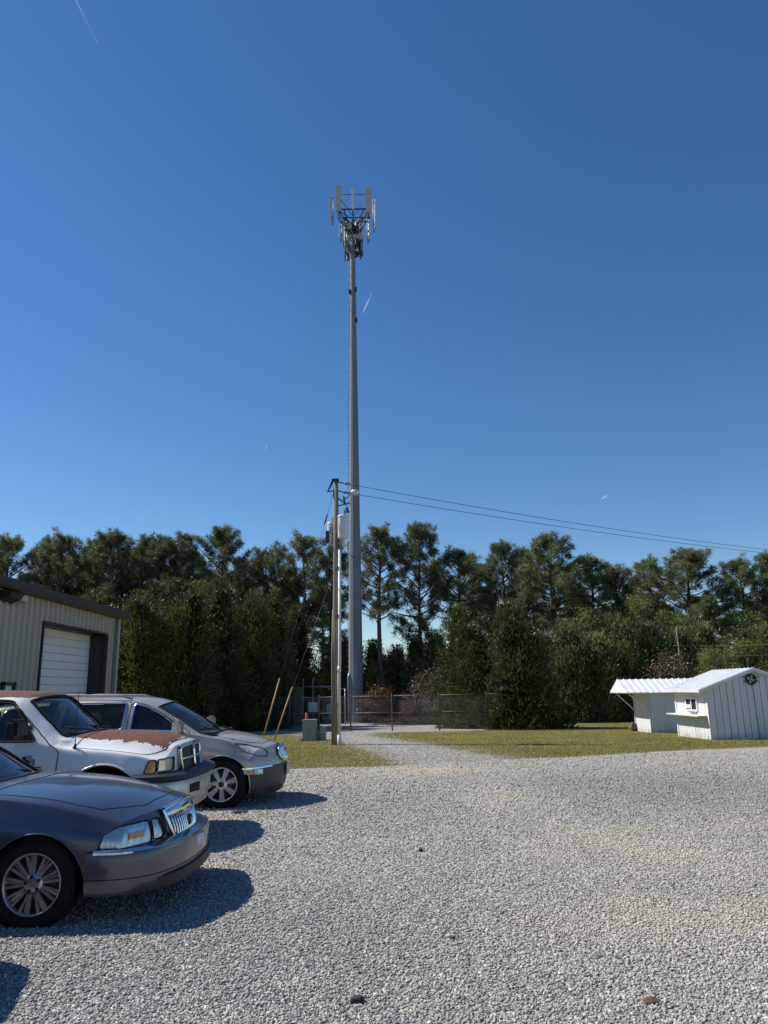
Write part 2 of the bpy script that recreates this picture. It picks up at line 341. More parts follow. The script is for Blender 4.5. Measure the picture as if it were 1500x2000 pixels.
# ------------------------------------------------------------ vehicles
from mathutils.bvhtree import BVHTree
def pch(tab):
    tab = sorted(tab); xs = np.array([t[0] for t in tab], float); ys = np.array([t[1] for t in tab], float)
    if len(xs) == 1: return lambda x: float(ys[0])
    h = np.diff(xs); d = np.diff(ys)/h; m = np.zeros(len(xs)); m[0] = d[0]; m[-1] = d[-1]
    for i in range(1, len(xs)-1):
        m[i] = 0 if d[i-1]*d[i] <= 0 else 2*d[i-1]*d[i]/(d[i-1]+d[i])
    def f(x):
        if x <= xs[0]: return float(ys[0])
        if x >= xs[-1]: return float(ys[-1])
        i = int(np.searchsorted(xs, x)-1); i = min(max(i, 0), len(h)-1); t = (x-xs[i])/h[i]
        return float((2*t**3-3*t*t+1)*ys[i]+(t**3-2*t*t+t)*h[i]*m[i]+(-2*t**3+3*t*t)*ys[i+1]+(t**3-t*t)*h[i]*m[i+1])
    return f
def inpoly(a, b, P):
    c = False; j = len(P)-1
    for i in range(len(P)):
        if (P[i][1] > b) != (P[j][1] > b) and a < (P[j][0]-P[i][0])*(b-P[i][1])/(P[j][1]-P[i][1])+P[i][0]: c = not c
        j = i
    return c
def nearpoly(a, b, P):
    best = (9e9, a, b)
    for i in range(len(P)):
        ax, ay = P[i-1]; bx, by = P[i]; dx, dy = bx-ax, by-ay; q = dx*dx+dy*dy
        t = 0 if q == 0 else max(0, min(1, ((a-ax)*dx+(b-ay)*dy)/q)); x, y = ax+t*dx, ay+t*dy
        e = (x-a)**2+(y-b)**2
        if e < best[0]: best = (e, x, y)
    return best
def roundpoly(P, r, k=4):
    out = []
    for i in range(len(P)):
        p0, p, p1 = Vector(P[i-1]), Vector(P[i]), Vector(P[(i+1) % len(P)])
        a = (p0-p); b = (p1-p); ra = min(r, a.length*0.45); rb = min(r, b.length*0.45); A = p+a.normalized()*ra; B = p+b.normalized()*rb
        for j in range(k+1):
            t = j/k; q = A*(1-t)**2+p*2*t*(1-t)+B*t*t; out.append((q.x, q.y))
    return out
class Body:
    def __init__(s, sp):
        T = {k: pch(v) for k, v in sp['tab'].items()}; s.sp = sp; s.xf, s.xr = sp['xf'], sp['xr']
        fr = pch(sp['front']); s.nose0 = sp['nose0']
        nx = int((s.xf-s.xr)/0.032); xs = np.linspace(s.xr, s.xf, nx)
        n01, n14, n45, n57 = 4, 22, 14, 14
        prof = []; pcs = [0, 0.34, 0.66, 1.0]
        for x in xs:
            P = {k: f(x) for k, f in T.items()}
            pts = [((P['wb'])*t, P['zb']+0.02*(1-t)) for t in np.linspace(0, 1, n01, endpoint=False)]
            fy_ = pch(list(zip(pcs, [P['wb'], P['w2'], P['w3'], P['w4']]))); fz_ = pch(list(zip(pcs, [P['zb'], P['z2'], P['z3'], P['z4']])))
            pts += [(fy_(t), fz_(t)) for t in np.linspace(0, 1, n14, endpoint=False)]
            sag = P.get('sag', 0)
            pts += [(P['w4']+(P['w5']-P['w4'])*t+0.02*4*t*(1-t)*(sag == 0), P['z4']+(P['z5']-P['z4'])*t-sag*4*t*(1-t)) for t in np.linspace(0, 1, n45, endpoint=False)]
            pts += [(P['w5']*(1-t), P['z5']+(P['z7']-P['z5'])*(1-(1-t)**2.2)) for t in np.linspace(0, 1, n57)]
            a = np.array(pts)
            for _ in range(2):
                b_ = a.copy(); b_[1:-1] = 0.5*a[1:-1]+0.25*(a[:-2]+a[2:]); a = b_
            prof.append(a)
        nv = len(prof[0]); s.nv = nv
        W = lambda x, y, z: s.warp(x, y, z, T, fr)
        bm = bmesh.new(); reg = bm.faces.layers.int.new('reg'); s.bm = bm; s.reg = reg
        ring = []
        for x, a in zip(xs, prof):
            rv = [bm.verts.new(W(x, a[k, 0], a[k, 1])) for k in range(nv)]
            lv = [rv[0]]+[bm.verts.new(W(x, -a[k, 0], a[k, 1])) for k in range(1, nv-1)]+[rv[-1]]
            ring.append((rv, lv))
        r_of = lambda k: 0 if k < n01 else 1 if k < n01+n14 else 2 if k < n01+n14+n45 else 3
        for i in range(len(xs)-1):
            for side in (0, 1):
                A, B = ring[i][side], ring[i+1][side]
                for k in range(nv-1):
                    q = [A[k], B[k], B[k+1], A[k+1]]
                    q = list(dict.fromkeys(q))
                    f = bm.faces.new(q if side == 0 else q[::-1]); f[reg] = r_of(k); f.smooth = True
        M_ = 46
        for end, rid in ((0, 5), (len(xs)-1, 4)):
            rv, lv = ring[end]; a = prof[end]; x = xs[end]; rows = []
            for k in range(nv):
                if k in (0, nv-1): rows.append([rv[k]]*(M_+1)); continue
                rows.append([rv[k]]+[bm.verts.new(W(x, a[k, 0]*(1-2*m/M_), a[k, 1])) for m in range(1, M_)]+[lv[k]])
            for k in range(nv-1):
                for m in range(M_):
                    q = list(dict.fromkeys([rows[k][m], rows[k][m+1], rows[k+1][m+1], rows[k+1][m]]))
                    if len(q) > 2: f = bm.faces.new(q if rid == 4 else q[::-1]); f[reg] = rid; f.smooth = True
        bmesh.ops.recalc_face_normals(bm, faces=bm.faces); s.bvh = BVHTree.FromBMesh(bm)
    def warp(s, x, y, z, T, fr):
        sp = s.sp; k = max(0, min(1, (x-sp['k0'])/(s.xf-sp['k0']))); k = k*k*(3-2*k)
        w = max(T['w3'](x), 0.1); u = min(1.0, abs(y)/w)
        X = x+k*(fr(z)-sp['bow']*u**sp['bown'])
        kr = max(0, min(1, (s.xr+0.6-x)/0.6)); X += kr*kr*0.15*u**2.5
        wb = T['wsb'](x)
        if wb: X += wb*(1-min(1, abs(y)/max(T['w5'](x), .1))**2)*max(0, min(1, (z-T['z4'](x))/0.06))
        return Vector((X, y, z))
    def to2(s, co, proj):
        if proj == 'side': return co.x, co.z
        if proj == 'top': return co.x, co.y
        if proj == 'front': return co.y, co.z
        return math.atan2(abs(co.y), co.x-s.nose0), co.z
    def from2(s, co, a, b, proj):
        if proj == 'side': return Vector((a, co.y, b))
        if proj == 'top': return Vector((a, b, co.z))
        if proj == 'front': return Vector((co.x, a, b))
        r = math.hypot(co.x-s.nose0, co.y); return Vector((s.nose0+r*math.cos(a), math.copysign(r*math.sin(a), co.y), b))
    def cut(s, name, mat, poly, proj, regs, side=0, parent=None, seam=0.004, inset=0.0, delete=False, snap=0.06, seam_mat=None):
        bm = s.bm; sel = []; us = [p[0] for p in poly]; vs = [p[1] for p in poly]; lo, hi, l2, h2 = min(us), max(us), min(vs), max(vs)
        for f in bm.faces:
            if f[s.reg] not in regs: continue
            c = f.calc_center_median()
            if side and c.y*side < 0.02: continue
            a, b = s.to2(c, proj)
            if lo <= a <= hi and l2 <= b <= h2 and inpoly(a, b, poly): sel.append(f)
        if not sel: print('EMPTY CUT', name); return None
        S = set(sel); bverts = set(); bedges = []
        for f in sel:
            for e in f.edges:
                if any(g not in S for g in e.link_faces) or len(e.link_faces) == 1: bverts.update(e.verts); bedges.append(e)
        for v in bverts:
            a, b = s.to2(v.co, proj); e, x, y = nearpoly(a, b, poly)
            if e < snap*snap:
                co = s.from2(v.co, x, y, proj); h = s.bvh.find_nearest(co); v.co = h[0] if h[0] else co
        out = None
        if not delete:
            vm = {}; V = []; F = []
            for f in sel:
                for v in f.verts:
                    if v not in vm: vm[v] = len(V); nrm = s.bvh.find_nearest(v.co)[1]; V.append(v.co-nrm*inset)
                F.append([vm[v] for v in f.verts])
            me = bpy.data.meshes.new(name); me.from_pydata(V, [], F); me.polygons.foreach_set('use_smooth', [True]*len(F)); me.update()
            out = link(name, me, mat, parent)
        if seam and parent is not None:
            mb = MB()
            for e in set(bedges): mb.tube([e.verts[0].co, e.verts[1].co], seam, 5, False)
            mb.build('seam' if out else 'arch_lip', seam_mat or MT['seam'], out or parent, True)['kind'] = 'stuff'
        bmesh.ops.delete(bm, geom=sel, context='FACES'); return out
    def patch(s, name, mat, quad, parent, off=0.004, sides=(-1, 1), n=6):
        """four (theta, z) corners wrapped on the nose as a small raised panel"""
        for sd_ in sides:
            mb = MB(); V = []; V2 = []
            for i in range(n+1):
                for j in range(n+1):
                    u, v = i/n, j/n; a = [(1-u)*(1-v)*quad[0][k]+u*(1-v)*quad[1][k]+u*v*quad[2][k]+(1-u)*v*quad[3][k] for k in (0, 1)]
                    d = Vector((math.cos(a[0]), sd_*math.sin(a[0]), 0)); o_ = Vector((s.nose0, 0, a[1])); h = s.bvh.ray_cast(o_, d, 3.0)
                    p = h[0] if h[0] else o_+d*0.8
                    V.append(p+d*off); V2.append(p-d*0.02)
            k = n+1; F = [(i*k+j, (i+1)*k+j, (i+1)*k+j+1, i*k+j+1) for i in range(n) for j in range(n)]
            ring_ = [i*k for i in range(k)]+[n*k+j for j in range(1, k)]+[i*k+n for i in range(n-1, -1, -1)]+[j for j in range(n-1, 0, -1)]
            m_ = len(V); F += [(ring_[i], ring_[(i+1) % len(ring_)], ring_[(i+1) % len(ring_)]+m_, ring_[i]+m_) for i in range(len(ring_))]
            mb.add(V+V2, F, True); o = mb.build(name, mat, parent, True); o.data.set_sharp_from_angle(angle=R(40))
    def finish(s, name, mat, parent, ang=38):
        me = bpy.data.meshes.new(name); s.bm.to_mesh(me); s.bm.free()
        o = link(name, me, mat, parent)
        me.set_sharp_from_angle(angle=R(ang)); return o
def circ(cx, cz, r, n=48): return [(cx+r*math.cos(2*PI*k/n), cz+r*math.sin(2*PI*k/n)) for k in range(n)]
def sweep(path, sec, name, mat, parent, mirror=True, smooth=True, caps=True):
    """path: plan points (x,y>=0) from the flank to the middle; sec: (outward, z) points"""
    p = [Vector((a, b)) for a, b in path]
    fx = pch([(i, q.x) for i, q in enumerate(p)]); fyy = pch([(i, q.y) for i, q in enumerate(p)])
    t = np.linspace(0, len(p)-1, (len(p)-1)*5+1); P = [Vector((fx(i), fyy(i))) for i in t]
    if mirror: P = P+[Vector((q.x, -q.y)) for q in P[-2::-1]]
    V = []; F = []; ns = len(sec)
    for i, q in enumerate(P):
        d = (P[min(i+1, len(P)-1)]-P[max(i-1, 0)]).normalized(); nrm = Vector((-d.y, d.x))
        if nrm.x < 0 and abs(nrm.x) > abs(nrm.y) or (abs(nrm.y) >= abs(nrm.x) and nrm.y*q.y < 0): nrm = -nrm
        for o, z in sec: V.append((q.x+nrm.x*o, q.y+nrm.y*o, z))
    for i in range(len(P)-1):
        for k in range(ns): F.append((i*ns+k, i*ns+(k+1) % ns, (i+1)*ns+(k+1) % ns, (i+1)*ns+k))
    F += [tuple(range(ns)), tuple(reversed([(len(P)-1)*ns+k for k in range(ns)]))]
    mb = MB(); mb.add(V, F, smooth); o = mb.build(name, mat, parent, True); o.data.set_sharp_from_angle(angle=R(35)); return o
def paint(name, col, metal=0.5, rough=0.35, dirt=(0.30, 0.27, 0.22), amt=0.35):
    m, n, l, b = newmat(name); P = n.new('ShaderNodeTexCoord').outputs['Object']
    f = noise(n, l, 1.5, 6, 0.65, vec=P); fl = noise(n, l, 900, 1, vec=P)
    c = mix(n, l, ramp(n, l, fl, [(0.3, 0.0), (0.7, 0.25)]), col, tuple(min(1, x*1.5) for x in col))
    sp = n.new('ShaderNodeSeparateXYZ'); l.new(P, sp.inputs[0])
    mr = n.new('ShaderNodeMapRange'); l.new(sp.outputs[2], mr.inputs[0]); mr.inputs[1].default_value = 0.15; mr.inputs[2].default_value = 0.75; mr.inputs[3].default_value = amt; mr.inputs[4].default_value = 0.05
    mm = n.new('ShaderNodeMath'); mm.operation = 'MULTIPLY'; l.new(mr.outputs[0], mm.inputs[0]); l.new(ramp(n, l, f, [(0.3, 0.2), (0.7, 1.0)]), mm.inputs[1])
    c = mix(n, l, mm.outputs[0], c, dirt); l.new(c, b.inputs['Base Color'])
    b.inputs['Metallic'].default_value = metal; b.inputs['Roughness'].default_value = rough; b.inputs['Coat Weight'].default_value = 0.7
    rr_ = ramp(n, l, f, [(0.3, 0.04), (0.75, 0.16)]); l.new(rr_, b.inputs['Coat Roughness']); return m
def glass(name, tint, refl=1.0):
    m, n, l, b = newmat(name); n.remove(b)
    t = n.new('ShaderNodeBsdfTransparent'); f_ = noise(n, l, 3, 4); l.new(ramp(n, l, f_, [(0.3, tuple(c*0.85 for c in tint)), (0.7, tint)]), t.inputs[0])
    g = n.new('ShaderNodeBsdfGlossy'); g.inputs['Roughness'].default_value = 0.03; fr = n.new('ShaderNodeFresnel'); fr.inputs[0].default_value = 1.55
    d = n.new('ShaderNodeBsdfDiffuse'); d.inputs[0].default_value = (0.35, 0.34, 0.31, 1)
    m1 = n.new('ShaderNodeMixShader'); l.new(ramp(n, l, f_, [(0.35, 0.015), (0.8, 0.06)]), m1.inputs[0]); l.new(t.outputs[0], m1.inputs[1]); l.new(d.outputs[0], m1.inputs[2])
    m2 = n.new('ShaderNodeMixShader'); l.new(fr.outputs[0], m2.inputs[0]); l.new(m1.outputs[0], m2.inputs[1]); l.new(g.outputs[0], m2.inputs[2])
    l.new(m2.outputs[0], n['Material Output'].inputs['Surface']); return m
MT['glass'] = glass('car_glass', (0.32, 0.39, 0.37)); MT['privacy'] = glass('privacy_glass', (0.06, 0.065, 0.07))
MT['lens'] = glass('lamp_lens', (0.85, 0.87, 0.86)); MT['amber'] = simple('amber_lens', (0.72, 0.26, 0.05), 0.2, coat=0.8)
MT['orange'] = simple('orange_lens', (0.85, 0.34, 0.03), 0.2, coat=0.8); MT['red'] = simple('red_lens', (0.35, 0.01, 0.01), 0.2, coat=0.8)
def lampmat(name, col, haze):
    m, n, l, b = newmat(name); P = n.new('ShaderNodeTexCoord').outputs['Object']
    w = n.new('ShaderNodeTexWave'); w.bands_direction = 'X'; w.inputs['Scale'].default_value = 9; l.new(P, w.inputs['Vector'])
    f = noise(n, l, 9, 4, vec=P); l.new(ramp(n, l, f, [(0.3, tuple(c*0.65 for c in col)), (0.65, col)]), b.inputs['Base Color'])
    b.inputs['Metallic'].default_value = haze; b.inputs['Roughness'].default_value = 0.25; b.inputs['Coat Weight'].default_value = 1.0; b.inputs['Coat Roughness'].default_value = 0.03
    bump(n, l, b, w.outputs['Fac'], 0.16, 0.01); return m
MT['lamp'] = lampmat('headlamp', (0.55, 0.58, 0.58), 0.75); MT['lamp_yellow'] = lampmat('yellowed_headlamp', (0.52, 0.50, 0.42), 0.45)

def wheel(parent, x, y, z, Rt, Rr, width, side, style):
    """side=-1: outer face towards -y"""
    w = MB(); o = side
    w.lathe((x, y, z), [(0.05, -o*width*0.3), (Rr*0.93, -o*width*0.35), (Rr*0.93, o*width*0.12), (0.05, o*width*0.10)], 32, 'Y')
    hub = w.build('wheel', MT['dark_alloy'], parent, True)
    t = MB(); hw = width/2
    t.lathe((x, y, z), [(Rr*0.96, -hw*0.8), (Rr*1.06, -hw*0.98), ((Rr+Rt)/2, -hw*1.04), (Rt*0.965, -hw*0.9), (Rt, -hw*0.62), (Rt, hw*0.62), (Rt*0.965, hw*0.9), ((Rr+Rt)/2, hw*1.04), (Rr*1.06, hw*0.98), (Rr*0.96, hw*0.8), (Rr*0.96, -hw*0.8)], 48, 'Y')
    for k in range(60):                                        # tread blocks
        a = 2*PI*k/60; rot = Matrix.Rotation(-a, 3, 'Y')
        for q in (-0.33, 0.33): t.box(Vector((x, y+q*width, z))+rot @ Vector((Rt, 0, 0)), (0.010, width*0.26, Rt*0.07), rot)
    t.build('tyre', MT['rubber'], hub, True)
    m = MT['bright_alloy'] if style == 7 else MT['alloy']; rm = MB(); f = o*hw
    rm.lathe((x, y, z), [(Rr*0.985, f*0.55), (Rr*1.0, f*0.88), (Rr*0.975, f*0.93), (Rr*0.93, f*0.86), (Rr*0.9, f*0.5)], 48, 'Y')
    nsp = {9: 9, 7: 7, 5: 5}[style]
    for k in range(nsp):
        a = 2*PI*k/nsp+0.3
        for da in ((-0.30, 0.30) if style == 9 else (-0.17, 0.17) if style == 7 else (0,)):
            rot = Matrix.Rotation(-(a+da*0.55), 3, 'Y')
            L = Rr*0.70; wd = Rr*(0.042 if style == 9 else 0.07 if style == 7 else 0.42)
            vs = [Vector((Rr*0.22, f*0.62, -wd*0.9)), Vector((Rr*0.22, f*0.62, wd*0.9)), Vector((Rr*0.95, f*0.80, wd)), Vector((Rr*0.95, f*0.80, -wd)),
                  Vector((Rr*0.22, f*0.30, -wd*1.3)), Vector((Rr*0.22, f*0.30, wd*1.3)), Vector((Rr*0.95, f*0.52, wd*1.4)), Vector((Rr*0.95, f*0.52, -wd*1.4))]
            rm.add([Vector((x, y, z))+rot @ v for v in vs], [(0, 1, 2, 3), (4, 7, 6, 5), (0, 4, 5, 1), (2, 6, 7, 3), (1, 5, 6, 2), (0, 3, 7, 4)])
        if style == 9:
            rot = Matrix.Rotation(-a, 3, 'Y')
            rm.box(Vector((x, y+f*0.40, z))+rot @ Vector((Rr*0.60, 0, 0)), (Rr*0.62, 0.03, Rr*0.09), rot)
    rm.lathe((x, y, z), [(0.0, f*0.70), (Rr*0.2, f*0.72), (Rr*0.33, f*0.66), (Rr*0.36, f*0.4)], 28, 'Y')
    rim = rm.build('rim', m, hub, True)
    for k in range(5):
        a = 2*PI*k/5+0.5; lg = MB(); lg.lathe((x+Rr*0.235*math.cos(a), y, z+Rr*0.235*math.sin(a)), [(0.0, f*0.76), (Rr*0.06, f*0.76), (Rr*0.068, f*0.62)], 10, 'Y'); lg.build('lug_nut', MT['seam'] if style == 9 else MT['chrome'], rim, True)
    if style == 7:
        cp = MB(); cp.lathe((x, y, z), [(0.0, f*0.80), (Rr*0.15, f*0.80), (Rr*0.165, f*0.66)], 20, 'Y'); cp.build('centre_cap', MT['dark_alloy'], rim, True)
    return hub
def well(parent, x, z, r, yo, yi, s):
    mb = MB(); n = 24; V = []; F = []
    for k in range(n+1):
        a = -0.35+(PI+0.7)*k/n
        V += [(x+r*math.cos(a), s*yo, z+r*math.sin(a)), (x+r*math.cos(a), s*yi, z+r*math.sin(a))]
    for k in range(n): F.append((2*k, 2*k+1, 2*k+3, 2*k+2))
    F.append(tuple(2*k+1 for k in range(n+1))); mb.add(V, F); mb.build('wheel_well', MT['seam'], parent, True)
def text_mesh(name, body, size, mat, parent, loc, rot, depth=0.003):
    cu = bpy.data.curves.new(name, 'FONT'); cu.body = body; cu.size = size; cu.extrude = depth; cu.align_x = 'CENTER'
    to = bpy.data.objects.new(name, cu); COL.objects.link(to); dg = bpy.context.evaluated_depsgraph_get()
    me = bpy.data.meshes.new_from_object(to.evaluated_get(dg)); bpy.data.objects.remove(to); me.name = name
    me.materials.clear(); o = link(name, me, mat, parent); o.location = loc; o.rotation_euler = rot; return o
def cabin(parent, x0, x1, w, zf, zbelt, seats, dash_x):
    b = MB(); b.box(((x0+x1)/2, 0, (zf+0.3)/2+0.12), (x1-x0, 2*w, zf-0.12)); b.build('floor_pan', MT['seam'], parent, True)
    d = MB(); d.box((dash_x, 0, zbelt-0.14), (0.42, 2*w-0.04, 0.22), bev=0.05); d.build('dashboard', MT['interior'], parent, True)
    for sx in seats:
        for sy in (-0.38, 0.38):
            s_ = MB(); s_.box((sx, sy, zf+0.10), (0.5, 0.5, 0.2), bev=0.05); s_.box((sx-0.27, sy, zbelt-0.12), (0.16, 0.48, 0.62), Matrix.Rotation(-0.22, 3, 'Y'), bev=0.05)
            s_.box((sx-0.36, sy, zbelt+0.28), (0.09, 0.26, 0.16), bev=0.03); s_.build('car_seat', MT['seat'], parent, True)
    st = MB(); c = Vector((dash_x-0.32, 0.38, zbelt-0.02)); rot = Matrix.Rotation(-1.1, 3, 'Y')
    st.tube([c+rot @ Vector((0.19*math.cos(a), 0.19*math.sin(a), 0)) for a in np.linspace(0, 2*PI, 25)], 0.016, 6, False)
    st.tube([c, c+rot @ Vector((0.18, 0, 0))], 0.012, 6); st.tube([c+rot @ Vector((0, -.18, 0)), c+rot @ Vector((0, .18, 0))], 0.014, 6); st.tube([c, c+Vector((0.3, 0, -0.12))], 0.025, 6)
    st.build('steering_wheel', MT['black'], parent, True)
MT['seat'] = simple('seat_cloth', (0.16, 0.155, 0.145), 0.9, bmp=0.2, scale=40)
def mirror(parent, x, y, z, s, mat, big=0.0):
    m = MB(); m.box((x, s*(y+0.12), z), (0.11, 0.20+big, 0.14+big*0.6), bev=0.035); o = m.build('wing_mirror', mat, parent, True)
    a = MB(); a.tube([(x+0.02, s*(y-0.03), z-0.06), (x+0.02, s*(y+0.06), z-0.05)], 0.028, 8); a.build('mirror_arm', MT['black'], o, True)
    g = MB(); g.box((x-0.058, s*(y+0.12), z), (0.004, 0.16+big, 0.10+big*0.5)); g.build('mirror_glass', MT['chrome'], o, True)
def handle(parent, x, y, z, s, mat):
    h = MB(); h.box((x, s*y, z), (0.17, 0.028, 0.03), bev=0.011); h.build('door_handle', mat, parent, True)

MT['bright_alloy'] = simple('bright_alloy', (0.75, 0.75, 0.74), 0.25, 0.55, 0.08, 12)
# ---- blue-grey sedan
def make_sedan(name, label, loc, group=None):
    c = thing(name, label, 'car', loc, 0, group)
    P = MT['sedan_paint']
    B = Body(dict(xf=0.80, xr=-4.35, k0=-0.1, bow=0.25, bown=2.4, nose0=0.0, front=[(0.2, 0.04), (0.46, 0.10), (0.6, 0.075), (0.74, 0.015), (0.80, 0.0)], tab=dict(
        zb=[(-4.35, .34), (-3.9, .28), (-3.3, .24), (.45, .22), (.8, .26)], wb=[(-4.35, .70), (-3.5, .86), (.4, .87), (.8, .80)],
        w2=[(-4.35, .77), (-3.6, .93), (.3, .945), (.8, .88)], z2=[(-4.35, .45), (-3.5, .36), (.8, .36)],
        w3=[(-4.35, .80), (-3.8, .93), (-2.8, .98), (-.5, .98), (.3, .965), (.8, .91)], z3=[(-4.35, .68), (-2.8, .64), (-.4, .63), (.8, .56)],
        w4=[(-4.35, .74), (-3.8, .84), (-2.8, .89), (-.8, .90), (-.3, .90), (.3, .885), (.8, .84)],
        z4=[(-4.35, .85), (-3.6, .92), (-2.6, .95), (-.8, .935), (-.4, .915), (0, .865), (.4, .795), (.8, .705)],
        w5=[(-4.35, .60), (-3.5, .70), (-3.3, .70), (-2.65, .60), (-2.0, .61), (-1.5, .61), (-1.1, .70), (-.7, .76), (.3, .72), (.8, .66)],
        z5=[(-4.35, .90), (-3.6, .985), (-3.35, 1.0), (-2.65, 1.36), (-2.0, 1.41), (-1.5, 1.38), (-1.1, 1.16), (-.72, .955), (-.6, .945), (0, .895), (.4, .83), (.8, .735)],
        z7=[(-4.35, .93), (-3.6, 1.02), (-3.35, 1.03), (-2.65, 1.41), (-2.0, 1.46), (-1.5, 1.44), (-1.1, 1.20), (-.72, .975), (-.6, .97), (0, .93), (.4, .875), (.65, .81), (.8, .755)],
        wsb=[(-1.7, 0), (-1.45, .06), (-.75, .14), (-.5, .06), (-.2, 0)])))
    for s in (-1, 1):
        for wx in (0.02, -2.91): B.cut('a', None, circ(wx, 0.285, 0.375), 'side', (0, 1), s, c, 0.007, delete=True, seam_mat=P)
        # lamp: amber marker, main beam, inner beam
        hz = [(0.50, .615), (0.66, .612), (0.66, .668), (0.50, .672)]
        th = lambda x, y: math.atan2(y, x)
        t0, t1, t2, t3 = 1.06, 0.655, 0.635, 0.47
        B.cut('headlight', MT['lamp'], roundpoly([(t0+0.04, .532), (t1, .532), (t1, .690), (t0-0.10, .688), (t0, .640)], 0.03), 'nose', (1, 2, 3, 4), s, c, 0.006, 0.006)
        B.cut('inner_headlight', MT['lamp'], roundpoly([(t2, .535), (t3, .545), (t3+0.05, .690), (t2, .693)], 0.03), 'nose', (1, 2, 3, 4), s, c, 0.006, 0.010)
        B.cut('front_window', MT['glass'], roundpoly([(-.92, .975), (-1.72, .985), (-1.70, 1.34), (-1.52, 1.33)], .04), 'side', (2,), s, c, .011, .008)
        B.cut('rear_window', MT['glass'], roundpoly([(-1.80, .985), (-2.72, .99), (-2.55, 1.31), (-1.78, 1.34)], .04), 'side', (2,), s, c, .011, .008)
        B.cut('front_door', P, roundpoly([(-.58, .26), (-1.76, .26), (-1.76, 1.365), (-1.58, 1.365), (-.75, .945)], .05), 'side', (1, 2), s, c, .0045)
        B.cut('rear_door', P, roundpoly([(-1.76, .26), (-2.42, .26), (-2.62, .55), (-2.80, .95), (-2.66, 1.32), (-1.76, 1.365)], .05), 'side', (1, 2), s, c, .0045)
        for wx in (0.0, -2.91): well(c, wx, .285, .37, .93, .55, s); wheel(c, wx, s*.835, .30, .325, .222, .20, s, 9)
        mirror(c, -1.02, .90, 1.0, s, P)
        for hx in (-1.62, -2.55): handle(c, hx, .955, .83, s, P)
        tl = MB(); tl.box((-4.29, s*.60, .74), (.10, .30, .16), bev=.03); tl.build('tail_light', MT['red'], c, True)
        wp = MB(); wp.tube([(-.70, s*.25+.1, .995), (-.82, s*.25-.35, 1.055)], .011, 6); wp.build('wiper', MT['black'], c, True)
    B.cut('windshield', MT['glass'], [(-.70, -.66), (-.62, -.40), (-.585, 0), (-.62, .40), (-.70, .66), (-1.34, .585), (-1.28, .3), (-1.27, 0), (-1.28, -.3), (-1.34, -.585)], 'top', (3, 2), 0, c, .012, .006)
    B.cut('rear_glass', MT['glass'], [(-3.28, -.64), (-3.33, 0), (-3.28, .64), (-2.74, .56), (-2.74, -.56)], 'top', (3,), 0, c, .012, .006)
    B.cut('hood', P, [(-.46, -.80), (-.40, 0), (-.46, .80), (.25, .785), (.43, .74), (.55, .60), (.67, .44), (.70, 0), (.67, -.44), (.55, -.60), (.43, -.74), (.25, -.785)], 'top', (3, 2), 0, c, .0045)
    B.patch('marker_lamp', MT['amber'], [(.88, .585), (.745, .585), (.745, .628), (.88, .628)], c, .003)
    B.patch('lamp_bezel', MT['chrome'], [(.90, .636), (.72, .636), (.74, .660), (.89, .660)], c, .001)
    B.finish('body', P, c)
    cabin(c, -2.9, -.65, .80, .45, .95, (-1.6, -2.4), -.75)
    path = [(0.41, .955), (0.55, .95), (0.72, .90), (0.86, .78), (0.945, .56), (0.995, .30), (1.01, 0)]
    bp = sweep(path, [(-.12, .20), (.0, .215), (.02, .26), (.024, .34), (.028, .40), (.028, .485), (.018, .515), (-.04, .532), (-.30, .545), (-.30, .3)], 'front_bumper', P, c)
    sweep([(0.47, .975), (0.60, .97), (0.735, .915), (0.86, .80)], [(-.012, .510), (.016, .508), (.022, .522), (.012, .538), (-.012, .538)], 'chrome_strip', MT['chrome'], bp, False)
    q = sweep([(x, -y) for x, y in [(0.47, .975), (0.60, .97), (0.735, .915), (0.86, .80)]], [(-.012, .510), (.016, .508), (.022, .522), (.012, .538), (-.012, .538)], 'chrome_strip', MT['chrome'], bp, False)
    sweep(path, [(.015, .329), (.0265, .329), (.0265, .335), (.015, .335)], 'bumper_groove', MT['seam'], bp)
    sweep([(0.80, .80), (0.93, .60), (0.985, .30), (1.0, 0)], [(-.1, .20), (.052, .222), (.054, .30), (.0, .315)], 'lower_intake', MT['black'], bp)
    sweep([(0.985, .16), (1.03, 0.0)], [(.0, .40), (.034, .40), (.034, .49), (.0, .49)], 'front_plate', MT['plate'], bp)
    # grille: chrome frame, fine vertical bars and a round badge
    gx = lambda y, z: 0.80+0.255*0-0.36*abs(y)**2.2+float(np.interp(z, [.44, .6, .74, .80], [.135, .105, .045, 0.0]))
    fm = MB(); W_ = .40
    outline = [(-W_, .735), (-W_*.6, .752), (0, .757), (W_*.6, .752), (W_, .735), (W_*.98, .60), (W_*.86, .49), (W_*.5, .47), (0, .465), (-W_*.5, .47), (-W_*.86, .49), (-W_*.98, .60), (-W_, .735)]
    fm.tube([(gx(y, z)+.012, y, z) for y, z in outline], .018, 8, False)
    hv = []; hf = []
    ys_ = np.linspace(-W_, W_, 13)
    for y in ys_: hv += [(gx(y, .76)-.01, y, .765-.02*abs(y/W_)**2), (gx(y, .72)+.030, y, .742-.015*abs(y/W_)**2), (gx(y, .685)+.034, y, .682-.01*abs(y/W_)**2), (gx(y, .685), y, .68)]
    for i in range(12):
        for k in range(3): hf.append((i*4+k, i*4+k+1, i*4+k+5, i*4+k+4))
    fm.add(hv, hf, True); gf = fm.build('grille_frame', MT['chrome'], c, True)
    bk = MB(); bv = [(gx(y, z)-.02, y, z) for z in (.47, .58, .70) for y in ys_]; bk.add(bv, [(j*13+i, j*13+i+1, (j+1)*13+i+1, (j+1)*13+i) for j in range(2) for i in range(12)]); bk.build('grille_backing', MT['seam'], gf, True)
